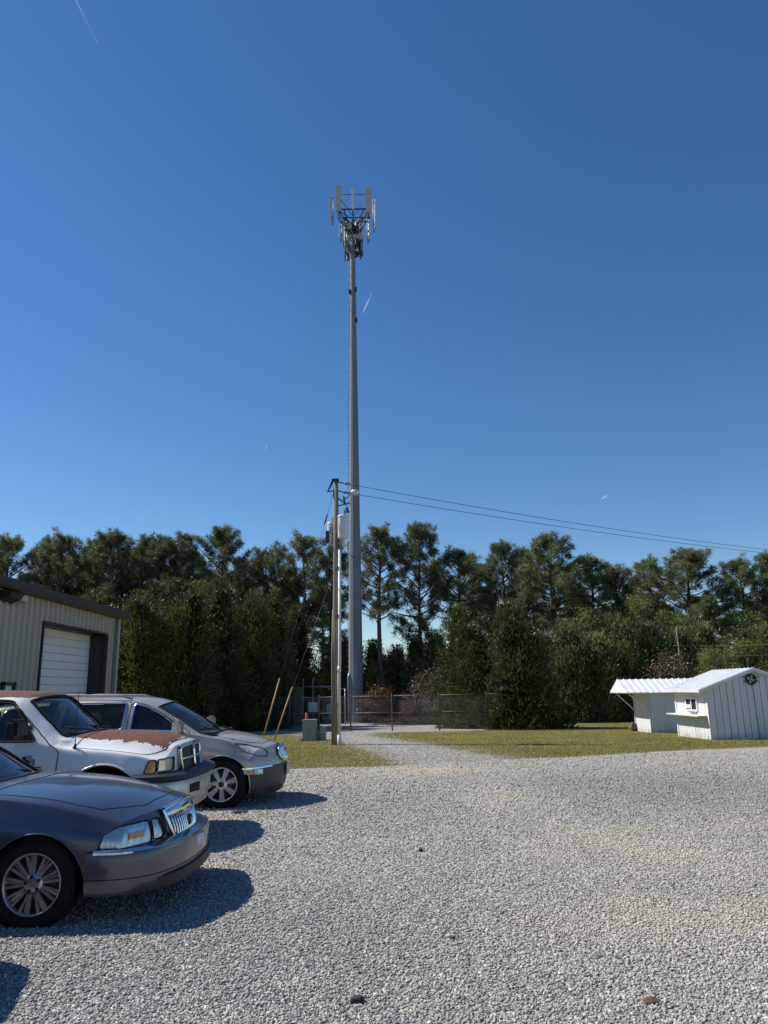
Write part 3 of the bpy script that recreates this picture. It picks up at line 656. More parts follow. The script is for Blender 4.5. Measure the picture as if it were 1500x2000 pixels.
    for y in np.linspace(-W_*.92, W_*.92, 17):
        gb = MB(); zb_ = .475 if abs(y) < W_*.8 else .52
        gb.tube([(gx(y, z)+.012, y, z) for z in np.linspace(zb_, .695, 5)], .0095, 6, True); gb.build('grille_bar', MT['chrome'], gf, True)
    bd = MB(); bd.lathe((gx(0, .60)+.03, 0, .60), [(0, .012), (.04, .010), (.046, 0), (.05, -.012)], 20, 'X'); bd.build('badge', MT['dark_alloy'], gf, True)
    bs = MB()
    for k in (-1, 0, 1): bs.tube([(gx(0, .6)+.045, -.028, .60+k*.016-.006), (gx(0, .6)+.045, 0.0, .60+k*.016+.008), (gx(0, .6)+.045, .028, .60+k*.016-.006)], .004, 5)
    bs.build('badge_wings', MT['chrome'], gf, True)
    return c
MT['plate'] = simple('front_plate', (0.55, 0.52, 0.56), 0.4, 0, 0.4, 30)
MT['sedan_paint'] = paint('blue_grey_paint', (0.048, 0.060, 0.092), 0.55, 0.33, (0.22, 0.20, 0.17), 0.30)
# ---- white pickup with rusted hood and roof
def rust_paint():
    m, n, l, b = newmat('rusted_white_paint'); P = n.new('ShaderNodeTexCoord').outputs['Object']
    sp = n.new('ShaderNodeSeparateXYZ'); l.new(P, sp.inputs[0])
    def math_(op, a, bb):
        q = n.new('ShaderNodeMath'); q.operation = op
        for i, v in enumerate((a, bb)):
            if v is None: continue
            if isinstance(v, bpy.types.NodeSocket): l.new(v, q.inputs[i])
            else: q.inputs[i].default_value = v
        return q.outputs[0]
    mp = n.new('ShaderNodeMapping'); l.new(P, mp.inputs[0]); mp.inputs['Scale'].default_value = (14, 2.0, 3)
    drip = noise(n, l, 1.0, 6, 0.7, vec=mp.outputs[0]); big = noise(n, l, 2.6, 6, 0.7, vec=P); fine = noise(n, l, 24, 6, 0.7, vec=P)
    ay = math_('ABSOLUTE', sp.outputs[1], None)
    wob = math_('MULTIPLY', math_('SUBTRACT', drip, 0.5), 0.30); wob2 = math_('MULTIPLY', math_('SUBTRACT', big, 0.5), 0.22)
    edge = math_('ADD', math_('ADD', ay, wob), wob2)
    hood = math_('LESS_THAN', edge, 0.61)
    xf = math_('LESS_THAN', math_('ADD', sp.outputs[0], math_('MULTIPLY', math_('SUBTRACT', big, 0.5), 0.5)), 0.60)
    xb = math_('GREATER_THAN', math_('ADD', sp.outputs[0], math_('MULTIPLY', math_('SUBTRACT', fine, 0.5), 0.25)), -0.50)
    hoodm = math_('MULTIPLY', math_('MULTIPLY', hood, xf), xb)
    roof = math_('GREATER_THAN', math_('ADD', sp.outputs[2], math_('MULTIPLY', math_('SUBTRACT', big, 0.5), 0.06)), 1.655)
    # light islands of paint left inside the rust
    isl = math_('LESS_THAN', math_('ADD', fine, math_('MULTIPLY', big, 0.5)), 0.98)
    mask = math_('MULTIPLY', math_('MAXIMUM', hoodm, roof), isl)
    streak = ramp(n, l, math_('ADD', edge, 0), [(0.61, 0.6), (0.73, 0.0)])
    rust = ramp(n, l, fine, [(0.25, (0.045, 0.016, 0.012)), (0.5, (0.105, 0.034, 0.023)), (0.75, (0.175, 0.066, 0.034))])
    white = mix(n, l, ramp(n, l, big, [(0.35, 0.0), (0.75, 0.35)]), (0.80, 0.81, 0.80), (0.62, 0.60, 0.53))
    hz = n.new('ShaderNodeMapRange'); l.new(sp.outputs[2], hz.inputs[0]); hz.inputs[1].default_value = 1.08; hz.inputs[2].default_value = 1.12
    st = math_('MULTIPLY', math_('MULTIPLY', streak, ramp(n, l, drip, [(0.45, 0.0), (0.6, 1.0)])), hz.outputs[0])
    white = mix(n, l, st, white, (0.33, 0.18, 0.09))
    low = n.new('ShaderNodeMapRange'); l.new(sp.outputs[2], low.inputs[0]); low.inputs[1].default_value = 0.4; low.inputs[2].default_value = 0.95; low.inputs[3].default_value = 0.45; low.inputs[4].default_value = 0.05
    white = mix(n, l, math_('MULTIPLY', low.outputs[0], big), white, (0.25, 0.22, 0.17))
    l.new(mix(n, l, mask, white, rust), b.inputs['Base Color'])
    l.new(ramp(n, l, mask, [(0.0, 0.38), (1.0, 0.9)]), b.inputs['Roughness'])
    inv = math_('SUBTRACT', 0.5, math_('MULTIPLY', mask, 0.5)); l.new(inv, b.inputs['Coat Weight']); b.inputs['Coat Roughness'].default_value = 0.15
    bump(n, l, b, mask, 0.3, -0.003); return m
MT['truck_paint'] = rust_paint()
MT['dirty_chrome'] = simple('dirty_chrome', (0.52, 0.50, 0.45), 0.38, 0.55, 0.3, 7)
MT['mesh'] = simple('grille_mesh', (0.06, 0.055, 0.058), 0.6, 0.2, 0.4, 60)
def make_truck(label, loc):
    c = thing('pickup_truck', label, 'pickup', loc); P = MT['truck_paint']
    B = Body(dict(xf=0.70, xr=-4.75, k0=-0.05, bow=0.20, bown=3.0, nose0=0.0, front=[(0.4, -.02), (0.7, 0.03), (0.95, 0.02), (1.12, 0.0)], tab=dict(
        zb=[(-4.75, .55), (-2.4, .45), (.4, .45), (.7, .5)], wb=[(-4.75, .88), (.3, .90), (.7, .86)],
        w2=[(-4.75, .93), (-4, .965), (.3, .97), (.7, .92)], z2=[(-4.75, .68), (.7, .62)],
        w3=[(-4.75, .95), (-4, .985), (-.6, .985), (.3, .985), (.7, .93)], z3=[(-4.75, .92), (-.6, .84), (.7, .80)],
        w4=[(-4.75, .93), (-4, .955), (-.8, .935), (-.4, .93), (.3, .92), (.7, .86)],
        z4=[(-4.75, 1.15), (-2.5, 1.14), (-.9, 1.125), (-.5, 1.09), (0, 1.055), (.4, 1.01), (.7, .945)],
        w5=[(-4.75, .86), (-2.56, .87), (-2.48, .80), (-2.40, .70), (-1.9, .69), (-1.15, .68), (-.8, .76), (-.56, .80), (-.42, .68), (.1, .635), (.7, .56)],
        z5=[(-4.75, 1.17), (-2.56, 1.165), (-2.48, 1.3), (-2.40, 1.64), (-1.9, 1.69), (-1.15, 1.645), (-.8, 1.36), (-.56, 1.175), (-.42, 1.16), (.1, 1.135), (.45, 1.105), (.7, 1.06)],
        z7=[(-4.75, 1.18), (-2.56, 1.17), (-2.48, 1.32), (-2.40, 1.68), (-1.9, 1.745), (-1.15, 1.715), (-.8, 1.42), (-.56, 1.225), (-.42, 1.235), (.1, 1.215), (.45, 1.175), (.62, 1.13), (.7, 1.09)],
        sag=[(-4.75, 0), (-.62, 0), (-.45, .02), (.2, .045), (.7, .05)],
        wsb=[(-1.4, 0), (-1.1, .05), (-.6, .12), (-.4, .05), (0, 0)])))
    for s in (-1, 1):
        for wx in (0.0, -3.52): B.cut('a', None, circ(wx, .43, .475), 'side', (0, 1), s, c, .012, delete=True, seam_mat=P)
        B.cut('headlight', MT['lamp_yellow'], roundpoly([(.98, .795), (.68, .80), (.68, .945), (.98, .935)], .02), 'nose', (1, 2, 3, 4), s, c, .007, .012)
        B.cut('turn_signal', MT['orange'], roundpoly([(1.13, .795), (.99, .795), (.99, .935), (1.08, .93)], .02), 'nose', (1, 2, 3, 4), s, c, .006, .008)
        B.cut('front_window', MT['glass'], roundpoly([(-.80, 1.16), (-1.66, 1.17), (-1.66, 1.60), (-1.20, 1.595)], .05), 'side', (2,), s, c, .013, .010)
        B.cut('rear_window', MT['glass'], roundpoly([(-1.78, 1.17), (-2.32, 1.18), (-2.32, 1.56), (-1.78, 1.60)], .05), 'side', (2,), s, c, .013, .010)
        B.cut('front_door', P, roundpoly([(-.52, .50), (-1.72, .50), (-1.72, 1.63), (-1.22, 1.63), (-.64, 1.12), (-.52, 1.06)], .06), 'side', (1, 2), s, c, .006)
        for wx in (0.0, -3.52): well(c, wx, .43, .47, .93, .52, s); wheel(c, wx, s*.82, .365, .385, .215, .23, s, 5)
        mirror(c, -.93, .99, 1.31, s, MT['black'], .11); handle(c, -1.6, .975, .98, s, MT['black'])
        tl = MB(); tl.box((-4.72, s*.83, .95), (.08, .14, .36), bev=.02); tl.build('tail_light', MT['red'], c, True)
        wp = MB(); wp.tube([(-.47, s*.30+.2, 1.245), (-.60, s*.30-.35, 1.30)], .012, 6); wp.build('wiper', MT['black'], c, True)
    B.cut('windshield', MT['glass'], [(-.55, -.70), (-.485, -.40), (-.46, 0), (-.485, .40), (-.55, .70), (-1.03, .63), (-.99, .3), (-.98, 0), (-.99, -.3), (-1.03, -.63)], 'top', (3, 2), 0, c, .02, .008)
    B.cut('hood', P, [(-.40, -.875), (-.33, 0), (-.40, .875), (.1, .86), (.40, .80), (.60, .60), (.655, 0), (.60, -.60), (.40, -.80), (.1, -.86)], 'top', (3, 2), 0, c, .006)
    B.cut('bed_opening', None, [(-2.62, -.80), (-2.62, .80), (-4.62, .80), (-4.62, -.80)], 'top', (3, 2), 0, c, .02, delete=True, seam_mat=P)
    bed = MB(); bed.add([(-2.6, -.8, 1.15), (-2.6, .8, 1.15), (-4.64, .8, 1.15), (-4.64, -.8, 1.15), (-2.6, -.78, .72), (-2.6, .78, .72), (-4.64, .78, .72), (-4.64, -.78, .72)], [(4, 5, 6, 7), (0, 1, 5, 4), (1, 2, 6, 5), (2, 3, 7, 6), (3, 0, 4, 7)]); bed.build('bed_liner', MT['black'], c, True)
    B.patch('lamp_reflector', MT['chrome'], [(.96, .815), (.86, .815), (.86, .92), (.95, .92)], c, .002)
    B.finish('body', P, c)
    cabin(c, -2.36, -.5, .84, .72, 1.14, (-1.62,), -.62)
    rm = MB(); rm.box((-1.02, 0, 1.56), (.05, .24, .07), bev=.02); rm.build('rear_view_mirror', MT['black'], c, True)
    path = [(0.36, .995), (0.50, .99), (0.68, .945), (0.80, .80), (0.875, .5), (0.90, 0)]
    bp = sweep(path, [(-.16, .44), (-.02, .44), (.012, .47), (.03, .53), (.03, .66), (.012, .70), (-.16, .70)], 'front_bumper', MT['dirty_chrome'], c)
    sweep(path, [(-.20, .702), (.035, .702), (.055, .725), (.045, .765), (.0, .785), (-.20, .79)], 'bumper_pad', MT['black'], bp)
    for sy in (-1, 1):
        hl = MB(); hl.box((.893, sy*.47, .595), (.06, .25, .095), Matrix.Rotation(sy*.20, 3, 'Z')); hl.build('bumper_slot', MT['seam'], bp, True)
    val = sweep([(0.45, .93), (0.66, .88), (0.78, .72), (0.84, .4), (0.85, 0)], [(-.1, .36), (.0, .35), (.015, .40), (.01, .445), (-.1, .445)], 'air_dam', MT['dirty_chrome'], c)
    # crosshair grille
    g = MB(); W, z0, z1 = .46, .765, 1.055; gx = lambda y, z: .765-.16*abs(y)**2-(z-.9)*.12
    fr_ = [(-W, z1-.03), (-W*.8, z1), (0, z1+.015), (W*.8, z1), (W, z1-.03), (W*.97, z0+.02), (W*.9, z0), (0, z0-.005), (-W*.9, z0), (-W*.97, z0+.02), (-W, z1-.03)]
    g.tube([(gx(y, z), y, z) for y, z in fr_], .026, 8, False); g.tube([(gx(0, z)+.012, 0, z) for z in np.linspace(z0, z1, 5)], .019, 8); g.tube([(gx(y, .91)+.012, y, .91) for y in np.linspace(-W, W, 9)], .015, 8)
    gf = g.build('grille_frame', MT['chrome'], c, True)
    for sy in (-1, 1):
        for (a, b_) in ((z0, .905), (.915, z1)):
            q = MB(); ys_ = np.linspace(sy*.02, sy*(W-.02), 6)
            q.add([(gx(y, z)-.015, y, z) for z in (a, b_) for y in ys_], [(i, i+1, 7+i, 6+i) for i in range(5)])
            for zz in np.linspace(a+.025, b_-.02, 5): q.tube([(gx(y, zz)-.008, y, zz) for y in ys_], .005, 5)
            q.build('grille_mesh', MT['mesh'], gf, True)
    an = MB(); an.tube([(-.36, -.90, 1.075), (-.36, -.90, 1.13)], [.022, .012], 8); an.tube([(-.36, -.90, 1.12), (-.365, -.90, 1.80)], [.006, .004], 6); an.build('antenna', MT['black'], c, True)
    text_mesh('door_lettering', '1500  V8', .095, MT['black'], c, (-.86, -.989, .83), (R(90), 0, 0))
    return c

# ---- champagne crossover
MT['suv_paint'] = paint('champagne_paint', (0.46, 0.405, 0.32), 0.45, 0.34, (0.34, 0.30, 0.24), 0.28)
MT['lamp_clear'] = lampmat('hazed_headlamp', (0.62, 0.60, 0.53), 0.2)
MT['cladding'] = simple('charcoal_cladding', (0.045, 0.043, 0.042), 0.5, 0, 0.2, 4)
def make_suv(label, loc):
    c = thing('crossover', label, 'car', loc); P = MT['suv_paint']
    B = Body(dict(xf=0.68, xr=-4.1, k0=-0.15, bow=0.36, bown=2.3, nose0=-0.2, front=[(0.15, .08), (0.3, .15), (0.5, .165), (0.65, .13), (0.80, .05), (0.90, 0.0)], tab=dict(
        zb=[(-4.1, .32), (-3.4, .26), (.3, .20), (.68, .16)], wb=[(-4.1, .80), (-3.4, .9), (.3, .91), (.68, .84)],
        w2=[(-4.1, .86), (-3.4, .965), (.3, .97), (.68, .92)], z2=[(-4.1, .46), (.68, .40)],
        w3=[(-4.1, .90), (-3.4, .985), (-.5, .975), (.2, .985), (.68, .92)], z3=[(-4.1, .82), (-.5, .78), (.68, .66)],
        w4=[(-4.1, .84), (-3.4, .91), (-.6, .90), (-.2, .895), (.3, .86), (.68, .78)],
        z4=[(-4.1, 1.14), (-3, 1.16), (-1.4, 1.125), (-.6, 1.075), (-.3, 1.035), (.1, .965), (.4, .89), (.68, .79)],
        w5=[(-4.1, .62), (-3.95, .62), (-3.6, .63), (-2.2, .68), (-1.3, .67), (-.9, .73), (-.35, .82), (.2, .74), (.68, .64)],
        z5=[(-4.1, 1.18), (-3.98, 1.32), (-3.72, 1.49), (-3.2, 1.55), (-2.2, 1.59), (-1.5, 1.565), (-1.15, 1.48), (-.8, 1.30), (-.35, 1.055), (-.2, 1.03), (.1, .99), (.4, .92), (.68, .83)],
        z7=[(-4.1, 1.22), (-3.98, 1.38), (-3.72, 1.54), (-3.2, 1.60), (-2.2, 1.645), (-1.5, 1.63), (-1.15, 1.555), (-.8, 1.36), (-.35, 1.075), (-.2, 1.06), (.1, 1.03), (.4, .965), (.68, .87)],
        wsb=[(-1.6, 0), (-1.2, .08), (-.4, .18), (-.15, .08), (.1, 0)])))
    for s in (-1, 1):
        for wx in (0.0, -2.95): B.cut('a', None, circ(wx, .335, .425), 'side', (0, 1), s, c, .012, delete=True, seam_mat=P)
        B.cut('headlight', MT['lamp_clear'], roundpoly([(1.17, .925), (.92, .895), (.70, .835), (.60, .775), (.64, .715), (.82, .725), (1.02, .80)], .04), 'nose', (1, 2, 3, 4), s, c, .006, .006)
        B.cut('front_window', MT['glass'], roundpoly([(-.62, 1.115), (-1.42, 1.145), (-1.42, 1.525), (-1.28, 1.50), (-.98, 1.36)], .035), 'side', (2,), s, c, .014, .008, seam_mat=MT['chrome'])
        B.cut('rear_window', MT['privacy'], roundpoly([(-1.55, 1.15), (-2.48, 1.18), (-2.46, 1.53), (-1.55, 1.54)], .035), 'side', (2,), s, c, .014, .008, seam_mat=MT['chrome'])
        B.cut('quarter_window', MT['privacy'], roundpoly([(-2.60, 1.19), (-3.50, 1.22), (-3.40, 1.46), (-2.60, 1.52)], .05), 'side', (2,), s, c, .014, .008, seam_mat=MT['chrome'])
        B.cut('front_door', P, roundpoly([(-.46, .30), (-1.48, .30), (-1.48, 1.545), (-1.28, 1.535), (-.90, 1.36), (-.50, 1.085)], .05), 'side', (1, 2), s, c, .0045)
        B.cut('rear_door', P, roundpoly([(-1.48, .30), (-2.45, .30), (-2.62, .60), (-2.54, 1.54), (-1.48, 1.555)], .05), 'side', (1, 2), s, c, .0045)
        for wx in (0.0, -2.95): well(c, wx, .335, .42, .93, .52, s); wheel(c, wx, s*.85, .345, .37, .245, .23, s, 7)
        mirror(c, -.64, .94, 1.18, s, P, .09)
        for hx in (-1.36, -2.32): handle(c, hx, .95, 1.0, s, P)
        rl = MB(); rl.tube([(x, s*w, z) for x, w, z in ((-1.5, .60, 1.60), (-1.7, .61, 1.65), (-2.5, .62, 1.67), (-3.2, .59, 1.63), (-3.4, .57, 1.585))], .016, 8); rl.build('roof_rail', MT['steel'], c, True)
        tl = MB(); tl.box((-3.98, s*.72, 1.02), (.12, .20, .26), bev=.04); tl.build('tail_light', MT['red'], c, True)
        wp = MB(); wp.tube([(-.20, s*.30+.2, 1.09), (-.34, s*.30-.4, 1.155)], .012, 6); wp.build('wiper', MT['black'], c, True)
    B.cut('windshield', MT['glass'], [(-.36, -.74), (-.24, -.42), (-.20, 0), (-.24, .42), (-.36, .74), (-1.08, .63), (-1.02, .3), (-1.01, 0), (-1.02, -.3), (-1.08, -.63)], 'top', (3, 2), 0, c, .014, .006)
    B.cut('hood', P, [(-.14, -.76), (-.02, 0), (-.14, .76), (.12, .72), (.36, .60), (.54, .40), (.58, 0), (.54, -.40), (.36, -.60), (.12, -.72)], 'top', (3, 2), 0, c, .0045)
    bp = B.cut('front_bumper', MT['cladding'], [(-.1, .10), (1.62, .10), (1.62, .30), (1.13, .545), (.9, .56), (.5, .575), (-.1, .575)], 'nose', (0, 1, 4), 0, c, .005)
    B.patch('chrome_strip', MT['chrome'], [(1.08, .548), (.58, .565), (.58, .590), (1.08, .572)], bp, .010, n=10)
    B.patch('fog_lamp_surround', MT['alloy'], [(1.06, .485), (.78, .470), (.78, .548), (1.06, .546)], bp, .004)
    B.patch('fog_lamp', MT['lamp'], [(.88, .485), (.80, .485), (.80, .540), (.88, .540)], bp, .012, n=4)
    B.patch('marker_lamp', MT['amber'], [(1.03, .500), (.91, .490), (.91, .525), (1.03, .53)], bp, .010, n=4)
    B.patch('hood_vent', MT['dark_alloy'], [(1.2, .972), (1.2, .98), (1.1, .972), (1.1, .965)], c, .002, n=3)
    B.finish('body', P, c)
    cabin(c, -3.6, -.3, .82, .60, 1.12, (-1.25, -2.2), -.35)
    # oval waterfall grille
    W, zc, hz = .33, .735, .125; gx = lambda y, z: .845-.42*abs(y)**2-(z-.62)*.34
    g = MB(); ov = [(W*math.copysign(abs(math.cos(a))**.75, math.cos(a)), zc+hz*math.copysign(abs(math.sin(a))**.75, math.sin(a))) for a in np.linspace(0, 2*PI, 41)]
    g.tube([(gx(y, z)+.012, y, z) for y, z in ov], .014, 8, False); gf = g.build('grille_frame', MT['chrome'], c, True)
    bk = MB(); bk.add([(gx(0, zc)-.01, 0, zc)]+[(gx(y, z)-.012, y, z) for y, z in ov[:-1]], [(0, i+1, (i+1) % 40+1) for i in range(40)], True); bk.build('grille_backing', MT['seam'], gf, True)
    for y in np.linspace(-W*.9, W*.9, 19):
        h = hz*(1-min(.98, abs(y)/W)**2.6)**.45
        q = MB(); q.tube([(gx(y, z)+.012, y, z) for z in np.linspace(zc-h, zc+h, 6)], .008, 6); q.build('grille_bar', MT['chrome'], gf, True)
    bd = MB(); bd.lathe((gx(0, .75)+.03, 0, .75), [(0, .01), (.05, .008), (.055, -.01)], 20, 'X'); bd.build('badge', MT['alloy'], gf, True)
    pl = MB(); pl.box((.872, 0, .47), (.02, .32, .16), bev=.008); pl.build('front_plate', MT['plate'], bp, True)
    return c
sedan = make_sedan('sedan', 'blue-grey sedan with vertical-bar chrome grille parked beside the rusty pickup', (-2.68, 6.95, 0.0))
make_truck('white pickup with rusted brown hood between the sedan and the champagne crossover', (-3.2, 9.72, 0.0))
make_suv('champagne crossover with chrome wheels parked beyond the rusty pickup', (-2.49, 12.6, -0.01))
nc = copy_tree(sedan); nc.location = (-3.55, 4.45, 0)
tag(nc, 'parked car out of view whose shadow lies on gravel beside the sedan front wheel', 'car')
# ------------------------------------------------------------ buildings
def wall_paint(name, col, dirt, amt=0.35, rough=0.6, metal=0.0):
    m, n, l, b = newmat(name); P = n.new('ShaderNodeTexCoord').outputs['Object']
    mp = n.new('ShaderNodeMapping'); l.new(P, mp.inputs[0]); mp.inputs['Scale'].default_value = (3, 3, 0.35)
    f = noise(n, l, 1.6, 6, 0.7, vec=mp.outputs[0]); g = noise(n, l, 25, 4, vec=P)
    c = mix(n, l, ramp(n, l, f, [(0.42, 0.0), (0.8, amt)]), col, dirt); c = mix(n, l, ramp(n, l, g, [(0.3, 0.12), (0.6, 0.0)]), c, dirt)
    sp = n.new('ShaderNodeSeparateXYZ'); l.new(P, sp.inputs[0]); mr = n.new('ShaderNodeMapRange'); l.new(sp.outputs[2], mr.inputs[0])
    mr.inputs[1].default_value = 0.02; mr.inputs[2].default_value = 0.30; mr.inputs[3].default_value = 0.75; mr.inputs[4].default_value = 0.0
    mm = n.new('ShaderNodeMath'); mm.operation = 'MULTIPLY'; l.new(mr.outputs[0], mm.inputs[0]); l.new(ramp(n, l, noise(n, l, 5, 6, 0.8, vec=P), [(0.4, 0.0), (0.6, 1.0)]), mm.inputs[1])
    c = mix(n, l, mm.outputs[0], c, (0.10, 0.10, 0.07))      # splash-back mildew at the foot
    l.new(c, b.inputs['Base Color']); b.inputs['Roughness'].default_value = rough; b.inputs['Metallic'].default_value = metal; return m
MT['tan'] = wall_paint('tan_metal_siding', (0.46, 0.41, 0.325), (0.34, 0.30, 0.235), 0.4, 0.45)
MT['brown'] = simple('brown_trim', (0.045, 0.040, 0.036), 0.5, 0.2)
MT['shed'] = wall_paint('weathered_white_board', (0.68, 0.69, 0.69), (0.42, 0.43, 0.43), 0.55, 0.75)
MT['roofmetal'] = simple('galvalume_roof', (0.80, 0.81, 0.82), 0.42, 0.12, 0.06, 2)
MT['door_white'] = simple('door_white', (0.74, 0.75, 0.74), 0.45, 0, 0.05, 1.2)
# metal building: long side wall along Y at x=-9, far corner at y=25.2
BX, BY0, BY1, EZ = -9.0, 1.0, 25.17, 4.12
bz = gz(BX, 15)
mbld = thing('metal_building', 'tan ribbed metal building with brown roof trim and white overhead doors', 'building', (BX, 20, bz))
DOORS = [(19.56, 24.05, 3.50), (12.2, 16.6, 3.50)]      # overhead doors (y0, y1, top)
SD = (17.75, 18.22, 1.92)                               # small side door
w = MB()
def wseg(y0, y1, z0, z1):
    w.box((BX-0.06, (y0+y1)/2, (z0+z1)/2), (0.12, y1-y0, z1-z0))
    k = math.ceil((y0-0.15)/0.305)
    while k*0.305+0.15 < y1-0.03:
        y = k*0.305+0.15
        if y > y0+0.03: w.prism([(BX-0.001, y-0.06, z0), (BX+0.068, y-0.035, z0), (BX+0.068, y+0.035, z0), (BX-0.001, y+0.06, z0)], (0, 0, z1-z0))
        k += 1
zb_ = -0.45
wseg(24.05, BY1, zb_, EZ); wseg(19.56, 24.05, 3.50, EZ); wseg(18.22, 19.56, zb_, EZ); wseg(17.75, 18.22, 1.92, EZ); wseg(16.6, 17.75, zb_, EZ)
wseg(12.2, 16.6, 3.50, EZ); wseg(BY0, 12.2, zb_, EZ)
w.build('side_wall', MT['tan'], mbld)
w = MB(); w.box((BX-6.06, BY1-0.06, 1.9), (11.88, 0.12, 4.7)); w.box((BX-6.06, BY0+0.06, 1.9), (11.88, 0.12, 4.7)); w.box((BX-12.06, 13.08, 1.8), (0.12, 24.15, 4.5)); w.build('end_wall', MT['tan'], mbld)
rf = MB(); rf.prism([(BX+0.30, BY0-0.3, EZ+0.02), (BX-6, BY0-0.3, EZ+0.62), (BX-12.4, BY0-0.3, EZ+0.0), (BX-12.4, BY0-0.3, EZ+0.06), (BX-6, BY0-0.3, EZ+0.72), (BX+0.30, BY0-0.3, EZ+0.10)], (0, BY1-BY0+0.62, 0)); roof = rf.build('roof', MT['brown'], mbld)
gt = MB(); gt.prism([(BX+0.02, BY0-0.3, EZ-0.02), (BX+0.24, BY0-0.3, EZ-0.02), (BX+0.32, BY0-0.3, EZ+0.12), (BX+0.32, BY0-0.3, EZ+0.22), (BX+0.02, BY0-0.3, EZ+0.22)], (0, BY1-BY0+0.65, 0)); gt.build('gutter', MT['brown'], roof)
ct = MB(); ct.box((BX+0.03, BY1-0.10, 1.83), (0.07, 0.22, 4.54)); ct.box((BX-0.10, BY1+0.015, 1.83), (0.2, 0.03, 4.54)); ct.build('corner_trim', MT['tan'], mbld)
dsp = MB(); dsp.box((BX+0.09, BY1-0.36, 1.85), (0.09, 0.11, 4.5), bev=0.015); dsp.build('downspout', MT['tan_dark'] if 'tan_dark' in MT else MT['steel'], mbld)
for (y0, y1, zt) in DOORS:
    fr = MB(); fr.box((BX-0.27, y0-0.03, 1.55), (0.70, 0.06, 3.95)); fr.box((BX-0.27, y1+0.03, 1.55), (0.70, 0.06, 3.95)); fr.box((BX-0.27, (y0+y1)/2, zt+0.03), (0.70, y1-y0, 0.06))
    fo = fr.build('door_frame', MT['brown'], mbld)
    pm = MB(); pm.box((BX-0.50, 0, 0), (0.05, y1-y0-0.02, 0.212), bev=0.008)
    me = None; z = zt-0.115; k = 0
    while z > -0.4:
        if me is None:
            o = pm.build('door_panel', MT['door_white'], mbld, True); me = o.data
        else: o = link('door_panel', me, None, mbld)
        o.location = (-BX, (y0+y1)/2-20, z-bz); z -= 0.222; k += 1
fd = MB(); fd.box((BX+0.0, (SD[0]+SD[1])/2, 0.75), (0.06, SD[1]-SD[0]-0.02, 2.3)); sdoor = fd.build('side_door', MT['door_white'], mbld)
ff = MB(); ff.box((BX+0.02, SD[1]+0.02, 0.78), (0.16, 0.07, 2.4)); ff.box((BX+0.02, SD[0]-0.02, 0.78), (0.16, 0.07, 2.4)); ff.box((BX+0.02, (SD[0]+SD[1])/2, SD[2]+0.02), (0.16, SD[1]-SD[0]+0.11, 0.07)); ff.build('frame', MT['brown'], sdoor)
lp = thing('wall_pack_light', 'dark wall-mounted floodlight under the roof trim of the metal building', 'light', (BX+0.03, 17.65, 3.82))
q = MB(); q.prism([(BX+0.02, 17.10, 3.80), (BX+0.30, 17.10, 3.90), (BX+0.36, 17.10, 4.02), (BX+0.02, 17.10, 4.07)], (0, 0.62, 0)); q.build('housing', MT['black'], lp)
q = MB(); q.prism([(BX+0.06, 17.72, 3.79), (BX+0.30, 17.72, 3.885), (BX+0.345, 17.72, 4.0), (BX+0.04, 17.72, 4.05)], (0, 0.28, 0)); q.build('lens', MT['lamp_yellow'], lp)

